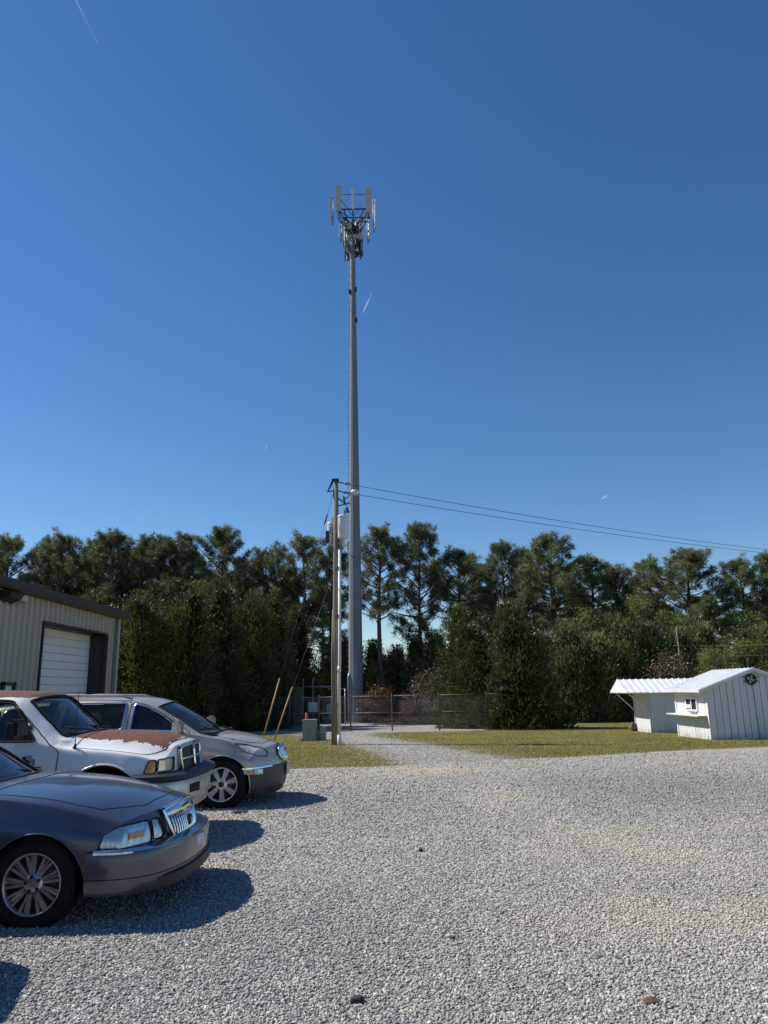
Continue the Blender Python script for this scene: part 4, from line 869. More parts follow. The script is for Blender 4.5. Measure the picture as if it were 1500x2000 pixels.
# front white shed (gable towards the lot, serving hatch on the sunny side)
def shed_front():
    X0, Y0, Y1 = 11.36, 27.2, 30.25; X1 = 14.7; xr = 13.03; ez = 1.52; pz = 2.14; z0 = gz(12, 28.5)-0.05
    s = thing('concession_shed', 'white board shed with round black gable fan and a serving shelf', 'shed', (X0, Y0, z0))
    # boards of the gable end, each its own piece
    nb = 14; bw = (X1-X0)/nb; g = random.Random(4)
    for k in range(nb):
        a, b_ = X0+k*bw+0.010, X0+(k+1)*bw-0.010; top = lambda x: ez+(pz-ez)*(1-abs(x-xr)/(xr-X0))
        m = MB(); dy = g.uniform(-0.004, 0.004); pts = [(a, Y0+dy, z0+0.04+g.uniform(0, 0.03)), (b_, Y0+dy, z0+0.04+g.uniform(0, 0.03)), (b_, Y0+dy, top(b_))]
        if a < xr < b_: pts.append((xr, Y0+dy, pz))
        pts.append((a, Y0+dy, top(a))); m.prism(pts, (0, 0.03, 0)); m.build('gable_board', MT['shed'], s)
    bk = MB(); bk.prism([(X0+0.01, Y0+0.034, z0), (X1-0.01, Y0+0.034, z0), (X1-0.01, Y0+0.034, ez-0.03), (xr, Y0+0.034, pz-0.03), (X0+0.01, Y0+0.034, ez-0.03)], (0, 0.02, 0)); bk.build('backing', MT['seam'], s)
    for k in range(11):
        a = Y0+0.002+k*(Y1-Y0)/11; b_ = Y0+(k+1)*(Y1-Y0)/11-0.012; m = MB(); m.box((X0+0.02+g.uniform(-.003, .003), (a+b_)/2, (z0+ez)/2), (0.036, b_-a, ez-z0-0.02)); m.build('side_board', MT['shed'], s)
    for yc in (Y0+0.04, Y1-0.05):
        cb = MB(); cb.box((X0-0.012, yc, (z0+ez)/2), (0.03, 0.10, ez-z0)); cb.build('corner_board', MT['shed'], s)
    wl2 = MB(); wl2.box((X1, (Y0+Y1)/2, (z0+ez)/2), (0.05, Y1-Y0, ez-z0)); wl2.box(((X0+X1)/2, Y1, (z0+ez)/2), (X1-X0, 0.05, ez-z0)); wl2.build('rear_wall', MT['shed'], s)
    for sd_, nm in ((-1, 'a'), (1, 'b')):
        ex = xr+sd_*(xr-X0+0.34); ezz = ez-0.34*(pz-ez)/(xr-X0)+0.05
        m = MB(); m.prism([(xr, Y0-0.16, pz+0.03), (ex, Y0-0.16, ezz), (ex, Y0-0.16, ezz+0.022), (xr, Y0-0.16, pz+0.055)], (0, Y1-Y0+0.4, 0)); ro = m.build('roof_sheet', MT['roofmetal'], s)
        y = Y0-0.14
        while y < Y1+0.22:
            m = MB(); m.prism([(xr, y, pz+0.054), (ex, y, ezz+0.021), (ex, y, ezz+0.045), (xr, y, pz+0.078)], (0, 0.03, 0)); m.build('roof_rib', MT['roofmetal'], ro); y += 0.3
        m = MB(); m.prism([(xr, Y0-0.17, pz-0.06), (ex, Y0-0.17, ezz-0.09), (ex, Y0-0.17, ezz), (xr, Y0-0.17, pz+0.03)], (0, 0.025, 0)); m.build('barge_board', MT['shed'], s)
    m = MB(); m.box((xr-(xr-X0)-0.33, (Y0+Y1)/2+0.02, 1.42), (0.025, Y1-Y0+0.36, 0.09)); m.build('fascia', MT['shed'], s)
    sh = MB(); sh.box((X0-0.17, (Y0+Y1)/2+0.1, 0.555), (0.40, Y1-Y0-0.0, 0.035)); sh.build('serving_shelf', MT['shed'], s)
    # hatch window with an air conditioner
    hw = MB(); hw.box((X0-0.012, 28.62, 0.93), (0.05, 1.0, 0.42)); hp = hw.build('hatch_window', MT['seam'], s)
    fr = MB()
    for yy_ in (28.12, 28.62, 29.12): fr.box((X0-0.03, yy_, 0.93), (0.04, 0.07, 0.44))
    for zz in (0.72, 1.15): fr.box((X0-0.03, 28.62, zz), (0.042, 1.0, 0.06))
    fr.build('frame', MT['white'], hp)
    pn = MB(); pn.box((X0-0.02, 28.90, 0.86), (0.04, 0.36, 0.14)); pn.build('shutter', MT['shed'], hp)
    pp = MB(); pp.box((X0-0.02, 28.5, 0.64), (0.03, 0.5, 0.10)); pp.build('notice', MT['steel'], s)
    # round fan in the gable
    c = Vector((12.97, Y0-0.05, 1.80))
    fn = MB(); fn.tube([c+Vector((0.17*math.cos(a), 0, 0.17*math.sin(a))) for a in np.linspace(0, 2*PI, 25)], 0.028, 8, False); fan = fn.build('gable_fan', MT['black'], s)
    db = MB(); db.lathe(c, [(0, 0.03), (0.17, 0.03)], 24, 'Y'); db.build('fan_backing', MT['shed'], fan)
    for k in range(4):
        a = k*PI/2+0.4; bl = MB(); bl.add([c+Vector((0.16*r*math.cos(a+t), -0.005+0.02*q, 0.16*r*math.sin(a+t))) for q in (0, 1) for r, t in ((0.1, 0), (1, -0.42), (1.0, 0.0), (1, 0.42))], [(0, 1, 2, 3), (4, 7, 6, 5), (0, 4, 5, 1), (1, 5, 6, 2), (2, 6, 7, 3), (3, 7, 4, 0)]); bl.build('fan_blade', MT['black'], fan)
    st = MB()
    for a in (0.35, 2.79, 3.5, 5.9, 4.71): st.tube([c+Vector((0.15*math.cos(a), -0.01, 0.15*math.sin(a))), c+Vector((0.29*math.cos(a), 0.02, 0.25*math.sin(a)))], 0.014, 6)
    st.build('mounting_strut', MT['black'], fan)
    cd = MB(); cd.tube([c+Vector((0, 0.01, -0.2)), c+Vector((0.03, 0.02, -0.7)), c+Vector((0.05, 0.02, -1.4)), c+Vector((0.1, 0.03, -2.0))], 0.006, 6); cd.build('cable', MT['dark_steel'], s)
    return s
shed_front()
def shed_back():
    X0, X1, Y0, Y1 = 11.57, 15.3, 33.95, 36.0; z0 = gz(12, 35)-0.05; ez = 1.36; yr = (Y0+Y1)/2+0.02; pz = 1.86
    s = thing('storage_shed', 'small white shed with ribbed metal roof and a braced gable overhang', 'shed', (X0, Y0, z0))
    g = random.Random(9)
    for k in range(7):                                         # gable end boards towards the lawn
        a = Y0+k*(Y1-Y0)/7+0.005; b_ = Y0+(k+1)*(Y1-Y0)/7-0.005; top = lambda y: ez+(pz-ez)*(1-abs(y-yr)/(yr-Y0+.05))
        m = MB(); m.prism([(X0, a, z0+.03), (X0, b_, z0+.03), (X0, b_, top(b_)), (X0, a, top(a))], (0.03, 0, 0)); m.build('gable_board', MT['shed'], s)
    m = MB(); m.box(((X0+X1)/2+0.02, Y0+0.015, (z0+ez)/2), (X1-X0-0.04, 0.03, ez-z0)); m.build('side_wall', MT['shed'], s)
    m = MB(); m.box(((X0+X1)/2, Y1-0.015, (z0+ez)/2), (X1-X0-0.04, 0.03, ez-z0)); m.box((X1, (Y0+Y1)/2, (z0+ez)/2), (0.03, Y1-Y0-0.1, ez-z0)); m.build('rear_wall', MT['shed'], s)
    for yc in (Y0-0.004, Y1-0.04):
        m = MB(); m.box((X0-0.014, yc, (z0+ez)/2), (0.03, 0.09, ez-z0)); m.build('corner_board', MT['shed'], s)
    for sd_ in (-1, 1):
        ey = yr+sd_*(yr-Y0+0.22); ezz = ez-0.22*(pz-ez)/(yr-Y0)+0.05
        m = MB(); m.prism([(X0-1.0, yr, pz+.03), (X0-1.0, ey, ezz), (X0-1.0, ey, ezz+.022), (X0-1.0, yr, pz+.055)], (X1-X0+1.2, 0, 0)); ro = m.build('roof_sheet', MT['roofmetal'], s)
        x = X0-1.0
        while x < X1+0.2:
            m = MB(); m.prism([(x, yr, pz+.054), (x, ey, ezz+.021), (x, ey, ezz+.055), (x, yr, pz+.09)], (0.04, 0, 0)); m.build('roof_rib', MT['roofmetal'], ro); x += 0.28
    m = MB(); m.prism([(X0-1.01, yr, pz+.03), (X0-1.01, yr-(yr-Y0+.2), ez-0.02), (X0-1.01, yr+(yr-Y0+.2), ez-0.02)], (0.03, 0, 0)); m.build('gable_panel', MT['white'], s)
    m = MB(); m.box((X0-0.5, yr, ez-0.025), (1.0, 2*(yr-Y0+.2), 0.03)); m.build('soffit', MT['shed'], s)
    for yy_ in (Y0+0.1, Y1-0.1):
        m = MB(); m.tube([(X0-0.86, yy_, ez-0.03), (X0-0.02, yy_, ez-0.85)], 0.035, 4, smooth=False); m.build('brace', MT['shed'], s)
    m = MB(); m.box((X0-0.10, Y1+0.02, z0+0.22), (0.30, 0.35, 0.35), Matrix.Rotation(0.4, 3, 'Y'), bev=0.03)
    tag(m.build('crate', simple('old_crate', (0.11, 0.075, 0.05), 0.9)), 'small dark brown crate lying at the corner of the braced white shed', 'crate')
    return s
shed_back()

# ------------------------------------------------------------ utility pole with its hardware
MT['wood'] = None
m, n, l, b = newmat('weathered_pole_wood'); P = n.new('ShaderNodeTexCoord').outputs['Object']; mp = n.new('ShaderNodeMapping'); l.new(P, mp.inputs[0]); mp.inputs['Scale'].default_value = (30, 30, 0.8)
f = noise(n, l, 1.0, 6, 0.7, vec=mp.outputs[0]); l.new(ramp(n, l, f, [(0.3, (0.11, 0.092, 0.07)), (0.55, (0.25, 0.22, 0.175)), (0.75, (0.36, 0.33, 0.275))]), b.inputs['Base Color']); b.inputs['Roughness'].default_value = 0.95; bump(n, l, b, f, 0.6, 0.01); MT['wood'] = m
MT['can'] = simple('transformer_grey', (0.62, 0.64, 0.64), 0.4, 0.1, 0.06, 3)
MT['conduit'] = simple('conduit_grey', (0.62, 0.62, 0.60), 0.5, 0.0, 0.08, 3)
MT['porcelain'] = simple('porcelain', (0.22, 0.14, 0.10), 0.2, 0, 0.2)
MT['wire'] = simple('wire', (0.03, 0.03, 0.032), 0.5, 0.2)
PX, PY = -1.86, 28.0; pz0 = gz(PX, PY)
up = thing('utility_pole', 'weathered wooden utility pole with a transformer can and metal conduit', 'utility pole', (PX, PY, pz0))
q = MB(); q.tube([(PX, PY, pz0-0.3), (PX+0.0, PY, 3), (PX+0.01, PY, 6.5), (PX-0.02, PY, 9.62)], [.155, .14, .12, .10], 14); q.build('pole', MT['wood'], up)
q = MB(); q.tube([(PX-0.13, PY-0.05, pz0-0.1), (PX-0.13, PY-0.05, 2.9), (PX-0.11, PY-0.03, 4.6)], [.045, .05, .035], 8); q.build('ground_moulding', MT['wood'], up)
q = MB(); q.tube([(PX+0.12, PY-0.23, pz0-0.1), (PX+0.12, PY-0.23, 2.35), (PX+0.14, PY-0.21, 2.6), (PX+0.15, PY-0.20, 6.85)], .058, 12); q.tube([(PX+0.12, PY-0.23, pz0-.1), (PX+0.12, PY-0.23, 0.1)], .07, 12); q.tube([(PX+.122, PY-.23, 2.3), (PX+.13, PY-.22, 2.5)], .068, 12); q.build('conduit', MT['conduit'], up)
for z in (1.2, 4.4, 6.2):
    q = MB(); q.box((PX+0.08, PY-0.17, z), (0.20, 0.16, 0.03)); q.build('conduit_strap', MT['steel'], up)
def can(x, y, z0, z1, r):
    q = MB(); q.lathe((x, y, 0), [(0, z0), (r*0.9, z0), (r*0.97, z0+0.03), (r, z0+0.06), (r, z1-0.10), (r*1.07, z1-0.09), (r*1.07, z1-0.05), (r*0.95, z1-0.02), (0, z1+0.02)], 24); t = q.build('transformer', MT['can'], up); t.data.set_sharp_from_angle(angle=R(35))
    q = MB(); q.lathe((x+r*0.4, y, 0), [(0.05, z1-0.02), (0.055, z1+.03), (0.03, z1+.05), (0.05, z1+.09), (0.028, z1+.12), (0.042, z1+.16), (0.012, z1+.22), (0, z1+.24)], 12); q.build('bushing', MT['porcelain'], t)
    q = MB(); q.box((PX*0.5+x*0.5, y*0.5+PY*0.5, (z0+z1)/2+0.15), (0.10, abs(y-PY)+0.02 if abs(y-PY) > .1 else .1, 0.08)); q.build('bracket', MT['dark_steel'], t)
can(PX+0.28, PY-0.22, 7.28, 8.20, 0.20); can(PX-0.20, PY+0.22, 7.10, 8.02, 0.16); can(PX+0.18, PY+0.32, 7.0, 7.95, 0.16)
q = MB(); q.box((PX-0.34, PY+0.12, 7.42), (0.13, 0.16, 0.48), bev=0.015); q.build('meter_cabinet', MT['dark_steel'], up)
q = MB(); q.prism([(PX-0.02, PY-0.03, 9.70), (PX-0.30, PY-0.03, 9.22), (PX-0.34, PY-0.03, 9.20), (PX-0.16, PY-0.03, 9.66), (PX-0.16, PY-0.03, 9.72)], (0, 0.06, 0)); q.box((PX-0.01, PY, 9.66), (0.25, 0.24, 0.08)); q.tube([(PX-0.36, PY, 9.20), (PX-0.05, PY, 9.24)], 0.02, 6); q.build('pole_top_bracket', MT['black'], up)
for z, x1 in ((9.56, .36), (9.20, .32)):
    q = MB(); q.tube([(PX+0.06, PY, z+0.03), (PX+x1, PY, z-0.04)], 0.022, 6); a_ = q.build('insulator_arm', MT['dark_steel'], up)
    q = MB(); q.tube([(PX+x1-0.05, PY, z-0.03), (PX+x1+.04, PY, z-0.05), (PX+x1+.12, PY, z-.065), (PX+x1+.2, PY, z-.08)], [.03, .05, .032, .045], 8); q.build('insulator', MT['porcelain'], a_)
q = MB(); q.tube([(PX+.08, PY-.05, 8.86), (PX+.3, PY-.1, 8.82), (PX+.5, PY-.12, 8.98), (PX+.60, PY-.12, 9.10)], .026, 8); lm = q.build('floodlight', MT['steel'], up)
q = MB(); q.tube([(PX+.56, PY-.12, 9.05), (PX+.68, PY-.16, 9.12), (PX+.84, PY-.22, 9.10)], [.07, .11, .115], 14); q.build('lamp_head', MT['can'], lm)
q = MB(); q.tube([(PX+.84, PY-.22, 9.10), (PX+.865, PY-.23, 9.095)], [.10, .08], 14); q.build('lamp_lens', MT['lamp'], lm)
q = MB(); q.tube([(PX+.08, PY, 8.95), (PX+.42, PY, 8.62)], .02, 6); q.tube([(PX+.08, PY, 8.62), (PX+.55, PY, 8.74)], .024, 6); q.tube([(PX+.42, PY, 8.55), (PX+.47, PY, 8.35)], [.03, .06], 8); q.tube([(PX+.34, PY, 8.7), (PX+.30, PY, 9.02)], [.045, .03], 8); q.build('cutout_fuse', MT['dark_steel'], up)
def sag(a, b_, d, n_=16): return [Vector(a).lerp(Vector(b_), t)-Vector((0, 0, 4*d*t*(1-t))) for t in np.linspace(0, 1, n_)]
q = MB()
for a, b_, d in (((PX+.42, PY, 8.4), (PX+.36, PY-.22, 8.42), -.1), ((PX+.45, PY, 8.4), (PX+.30, PY-.2, 8.4), .05), ((PX-.28, PY+.1, 7.9), (PX+.1, PY-.15, 7.0), .12), ((PX-.3, PY-.05, 7.1), (PX+.32, PY-.1, 7.05), .25), ((PX+.1, PY-.15, 7.1), (PX+.75, PY-.1, 6.55), .1), ((PX-.1, PY-.15, 7.5), (PX-.3, PY-.1, 6.8), .1), ((PX+.45, PY-.2, 8.1), (PX+.2, PY-.15, 6.9), -.2), ((PX+.02, PY-.14, 7.6), (PX+.17, PY-.14, 6.85), .0)):
    q.tube(sag(a, b_, d, 9), .014, 5)
q.build('service_cable', MT['wire'], up)
# wires
def wire(label, a, b_, d, r=.011, name='power_line'):
    q = MB(); q.tube(sag(a, b_, d, 40), r, 5); return tag(q.build(name, MT['wire']), label, 'wire')
wire('upper power line running right from the top of the utility pole', (PX+.5, PY, 9.49), (58, 63.5, 11.2), 1.15)
wire('lower power line running right from the utility pole just under the upper one', (PX+.5, PY, 9.13), (58, 63.5, 11.0), 1.05)
wire('thin dark power line crossing in front of the pine crowns', (3.0, 58, 9.5), (45, 58, 8.8), 0.7, .02)
def guy(label, top, anchor, gfrac):
    top, anchor = Vector(top), Vector(anchor); g = thing('guy_wire', label, 'guy wire', anchor, 0, 'guy wires of the utility pole')
    q = MB(); q.tube([anchor+Vector((0, 0, -.1)), top], .008, 5); q.build('cable', MT['wire'], g)
    q = MB(); q.tube([anchor+Vector((0, 0, -.08)), anchor.lerp(top, gfrac)], .026, 8); q.build('guard', MT['guard'], g); return g
MT['guard'] = simple('guy_guard', (0.36, 0.20, 0.07), 0.6, 0, 0.2, 4)
g1 = guy('guy wire with yellow guard reaching the very top of the utility pole', (PX-.08, PY, 9.22), (-4.29, 25.87, gz(0, 25.87)), .245)
g2 = guy('guy wire with yellow guard reaching the utility pole below its transformer', (PX-.04, PY, 6.18), (-3.95, 26.06, gz(0, 26.06)), .315)
q = MB(); q.tube([Vector((PX-.08, PY, 9.22)).lerp(Vector((-4.29, 25.87, -.2)), t) for t in (.10, .115, .135, .15)], [.012, .035, .035, .012], 8); q.build('strain_insulator', MT['dark_steel'], g1)
# telecom pedestals and marker post
MT['ped'] = simple('pedestal_green', (0.27, 0.28, 0.235), 0.6, 0, 0.12, 5)
zp = gz(-3.2, 31.6)
t = thing('utility_pedestal', 'large grey-green utility pedestal box on the grass by the pole', 'pedestal', (-3.2, 31.6, zp))
q = MB(); q.box((-3.2, 31.6, zp+.05), (.64, .52, .16), bev=.02); q.build('base', MT['ped'], t)
q = MB(); q.box((-3.19, 31.6, zp+.45), (.56, .46, .68), bev=.025); q.box((-3.19, 31.6-.235, zp+.42), (.02, .02, .6)); q.build('cabinet', MT['ped'], t)
q = MB(); q.box((-3.19, 31.6, zp+.81), (.62, .52, .07), bev=.03); q.build('lid', MT['ped'], t)
t = thing('small_pedestal', 'narrow grey-green pedestal standing right beside the large pedestal box', 'pedestal', (-2.64, 31.6, zp))
q = MB(); q.box((-2.64, 31.6, zp+.25), (.24, .26, .56), bev=.02); q.build('cabinet', MT['ped'], t); q = MB(); q.box((-2.64, 31.6, zp+.54), (.28, .30, .06), bev=.02); q.build('lid', MT['ped'], t)
q = MB(); q.box((-2.83, 31.72, zp+.20), (.20, .24, .44), bev=.02); q.box((-2.83, 31.72, zp+.43), (.22, .26, .04), bev=.012); tag(q.build('junction_box', MT['ped']), 'lowest grey-green box wedged between the large and the narrow pedestal', 'pedestal')
t = thing('marker_post', 'orange cable marker post rising behind the large pedestal box', 'post', (-3.36, 31.98, zp)); MT['orange_post'] = simple('orange_plastic', (0.62, 0.14, 0.03), 0.5)
q = MB(); q.tube([(-3.36, 31.98, zp-.05), (-3.36, 31.98, zp+1.0), (-3.36, 31.98, zp+1.06), (-3.36, 31.98, zp+1.09)], [.055, .055, .045, .015], 12); q.build('post', MT['orange_post'], t)
# ------------------------------------------------------------ cell tower
MT['galv'] = None
m, n, l, b = newmat('galvanised_shaft'); P = n.new('ShaderNodeTexCoord').outputs['Object']; mp = n.new('ShaderNodeMapping'); l.new(P, mp.inputs[0]); mp.inputs['Scale'].default_value = (2, 2, 0.25)
f = noise(n, l, 1.5, 6, 0.6, vec=mp.outputs[0]); l.new(ramp(n, l, f, [(0.3, (0.155, 0.172, 0.18)), (0.7, (0.225, 0.245, 0.255))]), b.inputs['Base Color']); b.inputs['Roughness'].default_value = 0.7; b.inputs['Metallic'].default_value = 0.0; MT['galv'] = m
MT['antenna'] = simple('antenna_radome', (0.50, 0.50, 0.42), 0.5, 0, 0.05, 2); MT['antenna_w'] = simple('antenna_white', (0.72, 0.72, 0.68), 0.5, 0, 0.05, 2)
TX, TY = -2.45, 60.0; tz = gz(TX, TY)
tw = thing('cell_tower', 'very tall galvanised monopole cell tower with antenna array on top', 'cell tower', (TX, TY, tz))
def rad(z): return 0.585+(0.235-0.585)*(z-tz)/(39.8-tz)
for (a, b_, e) in ((tz+.1, 13.5, 0.0), (13.0, 27.0, .012), (26.6, 43.6, .018)):
    q = MB(); q.tube([(TX, TY, z) for z in np.linspace(a, b_, 3)], [rad(z)+(.02 if a > 5 else 0.03)-e for z in np.linspace(a, b_, 3)], 12, True, False); q.build('shaft_section', MT['galv'], tw)
q = MB(); q.lathe((TX, TY, 0), [(0, tz+.02), (.85, tz+.02), (.85, tz+.10), (.6, tz+.10), (.60, tz+.2)], 24, smooth=False); q.build('base_plate', MT['steel'], tw)
q = MB(); q.lathe((TX, TY, 0), [(0, tz-.2), (1.15, tz-.2), (1.15, tz+.03), (0, tz+.03)], 24, smooth=False); q.build('footing', simple('concrete', (0.35, 0.34, 0.32), .9), tw)
q = MB(); q.tube([(TX-rad(z)-.07, TY-.06, z) for z in (tz+2.5, 20, 42)], .014, 5); q.build('safety_cable', MT['dark_steel'], tw)
pm_ = MB(); pm_.tube([(0, 0, 0), (-.20, 0, 0), (-.20, 0, .05)], .016, 5); pme = None; z = 3.0; k = 0
while z < 39.5:
    if pme is None: o = pm_.build('step_peg', MT['steel'], tw, True); pme = o.data
    else: o = link('step_peg', pme, None, tw)
    o.location = (-rad(z)+.02, -.12 if k % 2 else .10, z-tz); z += .42; k += 1
for z, dx in ((36.2, -.02), (36.4, .03), (33.4, .06)):
    q = MB(); q.box((TX+(rad(z)+.02)*(1 if dx > 0 else -1), TY-.15, z), (.14, .3, .35)); q.build('clamp', MT['dark_steel'], tw)
q = MB(); q.tube([(TX-.55, TY-.35, tz+.1), (TX-.55, TY-.35, 2.6), (TX-.5, TY-.3, 2.9)], .09, 10); q.build('cable_port', MT['steel'], tw)
# antenna mount: three-sided platform frame
Z1 = 43.75; ctr = Vector((TX, TY, 0)); A = [Vector((-3.75, 58.7, 0)), Vector((-.80, 58.7, 0)), Vector((TX, 61.9, 0))]
for i in range(3):
    a, b_ = A[i], A[(i+1) % 3]
    for zz, r_ in ((Z1, .075), (45.25, .03), (42.9, .045)):
        q = MB(); q.tube([a+Vector((0, 0, zz)), b_+Vector((0, 0, zz))], r_, 6); q.build('mount_rail', MT['dark_steel'], tw)
    mid = (a+b_)/2
    for p0 in (a.lerp(b_, .2), a.lerp(b_, .8)):
        q = MB(); q.tube([p0+Vector((0, 0, Z1)), ctr+(p0-ctr).normalized()*.25+Vector((0, 0, 42.0))], .05, 6); q.tube([p0+Vector((0, 0, 42.9)), ctr+Vector((0, 0, 43.2))], .045, 6); q.build('mount_brace', MT['dark_steel'], tw)
    q = MB(); q.tube([a+Vector((0, 0, Z1)), mid+Vector((0, 0, 42.6))], .035, 6); q.tube([b_+Vector((0, 0, Z1)), mid+Vector((0, 0, 42.6))], .035, 6); q.build('mount_lattice', MT['dark_steel'], tw)
def panel(x, y, z0, z1, w, d, rz, mat='antenna'):
    rot = Matrix.Rotation(rz, 3, 'Z'); q = MB(); q.box((x, y, (z0+z1)/2), (w, d, z1-z0), rot, bev=.03); p = q.build('antenna_panel', MT[mat], tw)
    q = MB(); q.tube([Vector((x, y, z0-.5))+rot @ Vector((0, d/2+.12, 0)), Vector((x, y, z1+.05))+rot @ Vector((0, d/2+.12, 0))], .04, 6)
    for zz in (z0+.3, z1-.3): q.box(Vector((x, y, zz))+rot @ Vector((0, d/2+.06, 0)), (.12, .14, .10), rot)
    q.build('mast', MT['steel'], p)
    q = MB()
    for k in (-.3, 0, .3): q.tube(sag(Vector((x, y, z0))+rot @ Vector((k*w, 0, .02)), Vector((x, y, z0-.45))+rot @ Vector((k*w*.4, d, 0)), .12, 6), .02, 5)
    q.build('jumper_cable', MT['wire'], p)
panel(-3.62, 58.5, 43.42, 46.05, .46, .16, 0); panel(-.93, 58.5, 43.2, 45.78, .46, .16, 0); panel(-2.33, 58.45, 43.5, 45.75, .22, .20, 0, 'antenna_w')
panel(-4.34, 59.3, 43.05, 45.6, .34, .14, R(-100)); panel(-.34, 59.4, 42.3, 45.2, .34, .14, R(100), 'antenna_w')
panel(-3.62, 60.3, 41.9, 43.3, .18, .14, R(-110), 'antenna_w'); panel(-3.16, 61.0, 41.2, 43.6, .26, .14, R(-120), 'antenna_w'); panel(-.95, 60.6, 41.9, 44.0, .22, .14, R(120), 'antenna_w'); panel(-1.8, 61.9, 43.0, 45.0, .3, .14, R(180))
g = random.Random(5); bxm = None
for k in range(26):                                       # remote radio heads and boxes round the shaft
    a = g.uniform(0, 2*PI); r_ = g.uniform(.42, .85); z = g.uniform(40.1, 43.2); sx, sy, sz_ = g.uniform(.28, .45), g.uniform(.16, .30), g.uniform(.45, .8)
    q = MB(); q.box((TX+r_*math.cos(a), TY+r_*math.sin(a), z), (sx, sy, sz_), Matrix.Rotation(a+PI/2, 3, 'Z'), bev=.02)
    for j in range(5): q.box((TX+(r_+sy*.5)*math.cos(a)+.05*(j-2)*-math.sin(a), TY+(r_+sy*.5)*math.sin(a)+.05*(j-2)*math.cos(a), z), (.015, .04, sz_*.8), Matrix.Rotation(a+PI/2, 3, 'Z'))
    q.build('radio_unit', MT[g.choice(['dark_steel', 'dark_steel', 'steel', 'antenna'])], tw)
for z in (40.0, 41.3, 42.4):
    q = MB(); q.tube([ctr+Vector((.55*math.cos(a), .55*math.sin(a), z)) for a in np.linspace(0, 2*PI, 19)], .045, 6, False); q.build('collar_ring', MT['dark_steel'], tw)
for k in range(26):
    a = g.uniform(0, 2*PI); z = g.uniform(39.8, 42.5); r_ = g.uniform(.35, .7); q = MB()
    q.tube(sag(ctr+Vector((r_*math.cos(a), r_*math.sin(a), z)), ctr+Vector((g.uniform(.3, .8)*math.cos(a+.8), g.uniform(.3, .8)*math.sin(a+.8), z+g.uniform(.5, 1.3))), g.uniform(.1, .35), 8), .024, 5); q.build('jumper_cable', MT['wire'], tw)
q = MB()
for x, z0, z1 in ((TX+.72, 39.4, 42.3), (TX+.86, 39.8, 41.7), (TX-.68, 39.3, 41.8)): q.tube([(x, TY-.1, z0), (x+.02, TY-.1, z1)], .055, 6)
q.tube([(TX+.2, TY-.1, 40.1), (TX+.85, TY-.1, 40.15)], .06, 6); q.tube([(TX-.2, TY-.1, 40.4), (TX-.75, TY-.1, 40.0)], .04, 6); q.build('equipment_mast', MT['dark_steel'], tw)

# ------------------------------------------------------------ fenced compound
def fence(name, label, pts, group=None, rails=(1.84, 0.96), mesh=True):
    f = thing(name, label, 'fence', (*pts[0], gz(*pts[0])), 0, group)
    for i, p in enumerate(pts):
        z = gz(*p); q = MB(); q.tube([(p[0], p[1], z-.1), (p[0], p[1], z+1.90), (p[0], p[1], z+1.95)], [.035, .035, .015], 8); q.build('post', MT['fence'], f)
    for (a, b_) in zip(pts, pts[1:]):
        za, zb = gz(*a), gz(*b_); L = math.dist(a, b_)
        for rz_ in rails:
            q = MB(); q.tube([(a[0], a[1], za+rz_), (b_[0], b_[1], zb+rz_)], .022, 6); q.build('rail', MT['fence'], f)
        if not mesh: continue
        q = MB(); s_ = .085; H = 1.82; at = lambda u, v: (a[0]+(b_[0]-a[0])*u/L, a[1]+(b_[1]-a[1])*u/L, za+(zb-za)*u/L+.03+v)
        k = -int(H/s_)
        while k*s_ < L:
            for dr_ in (1, -1):
                u0, u1 = k*s_, k*s_+H; v0, v1 = 0.0, H
                if u0 < 0: v0 = -u0; u0 = 0
                if u1 > L: v1 = H-(u1-L); u1 = L
                if u1-u0 > .02: q.tube([at(u0, v0 if dr_ > 0 else H-v0), at(u1, v1 if dr_ > 0 else H-v1)], .0028, 3, False)
            k += 1
        q.build('chain_link', MT['fence'], f)['kind'] = 'stuff'
    return f
MT['fence'] = simple('chain_link_steel', (0.12, 0.125, 0.125), 0.6, 0.4, 0.2)
fence('chain_link_fence', 'grey chain-link fence in front of the cell tower compound', [(-8.0, 45.3), (-5.64, 44.25), (-3.85, 43.4), (-2.03, 42.5), (0.25, 41.5), (2.75, 41.0), (5.3, 41.0), (7.6, 41.3)])
fence('chain_link_fence', 'chain-link fence behind the cell tower at the edge of the trees', [(-8.0, 63.2), (-5, 63.2), (-2, 63.2), (1, 63.2), (4, 63.2), (7.6, 63.2)], None, (1.84,))
fence('chain_link_fence', 'chain-link fence side of the tower compound under the dark cedars', [(-8.0, 45.9), (-8.0, 49), (-8.0, 54), (-8.0, 58.5), (-8.0, 62.6)], None, (1.84,), False)
ez_ = gz(-4.5, 50)
t = thing('equipment_rack', 'galvanised equipment rack with meter boxes inside the tower compound', 'rack', (-5.5, 50, ez_))
for x, h in ((-5.5, 3.0), (-4.85, 3.05), (-3.42, 2.75)):
    q = MB(); q.tube([(x, 50, ez_-.1), (x, 50, ez_+h)], .035, 8); q.tube([(x, 50, ez_+h-.02), (x, 50, ez_+h+.1)], [.06, .045], 8); q.build('post', MT['steel'], t)
q = MB(); q.tube([(-5.5, 50, 1.90), (-3.3, 50, 1.88)], .04, 8); q.tube([(-5.5, 50, 1.1), (-3.3, 50, 1.08)], .025, 8); q.build('crossbar', MT['steel'], t)
q = MB(); q.box((-4.84, 49.85, .60), (.58, .22, .62), bev=.015); q.build('meter_box', MT['ped_w'] if 'ped_w' in MT else MT['can'], t)
q = MB(); q.box((-3.75, 49.85, .55), (.36, .2, .5), bev=.015); q.box((-3.75, 49.85, .05), (.12, .12, .5)); q.build('meter', MT['steel'], t)
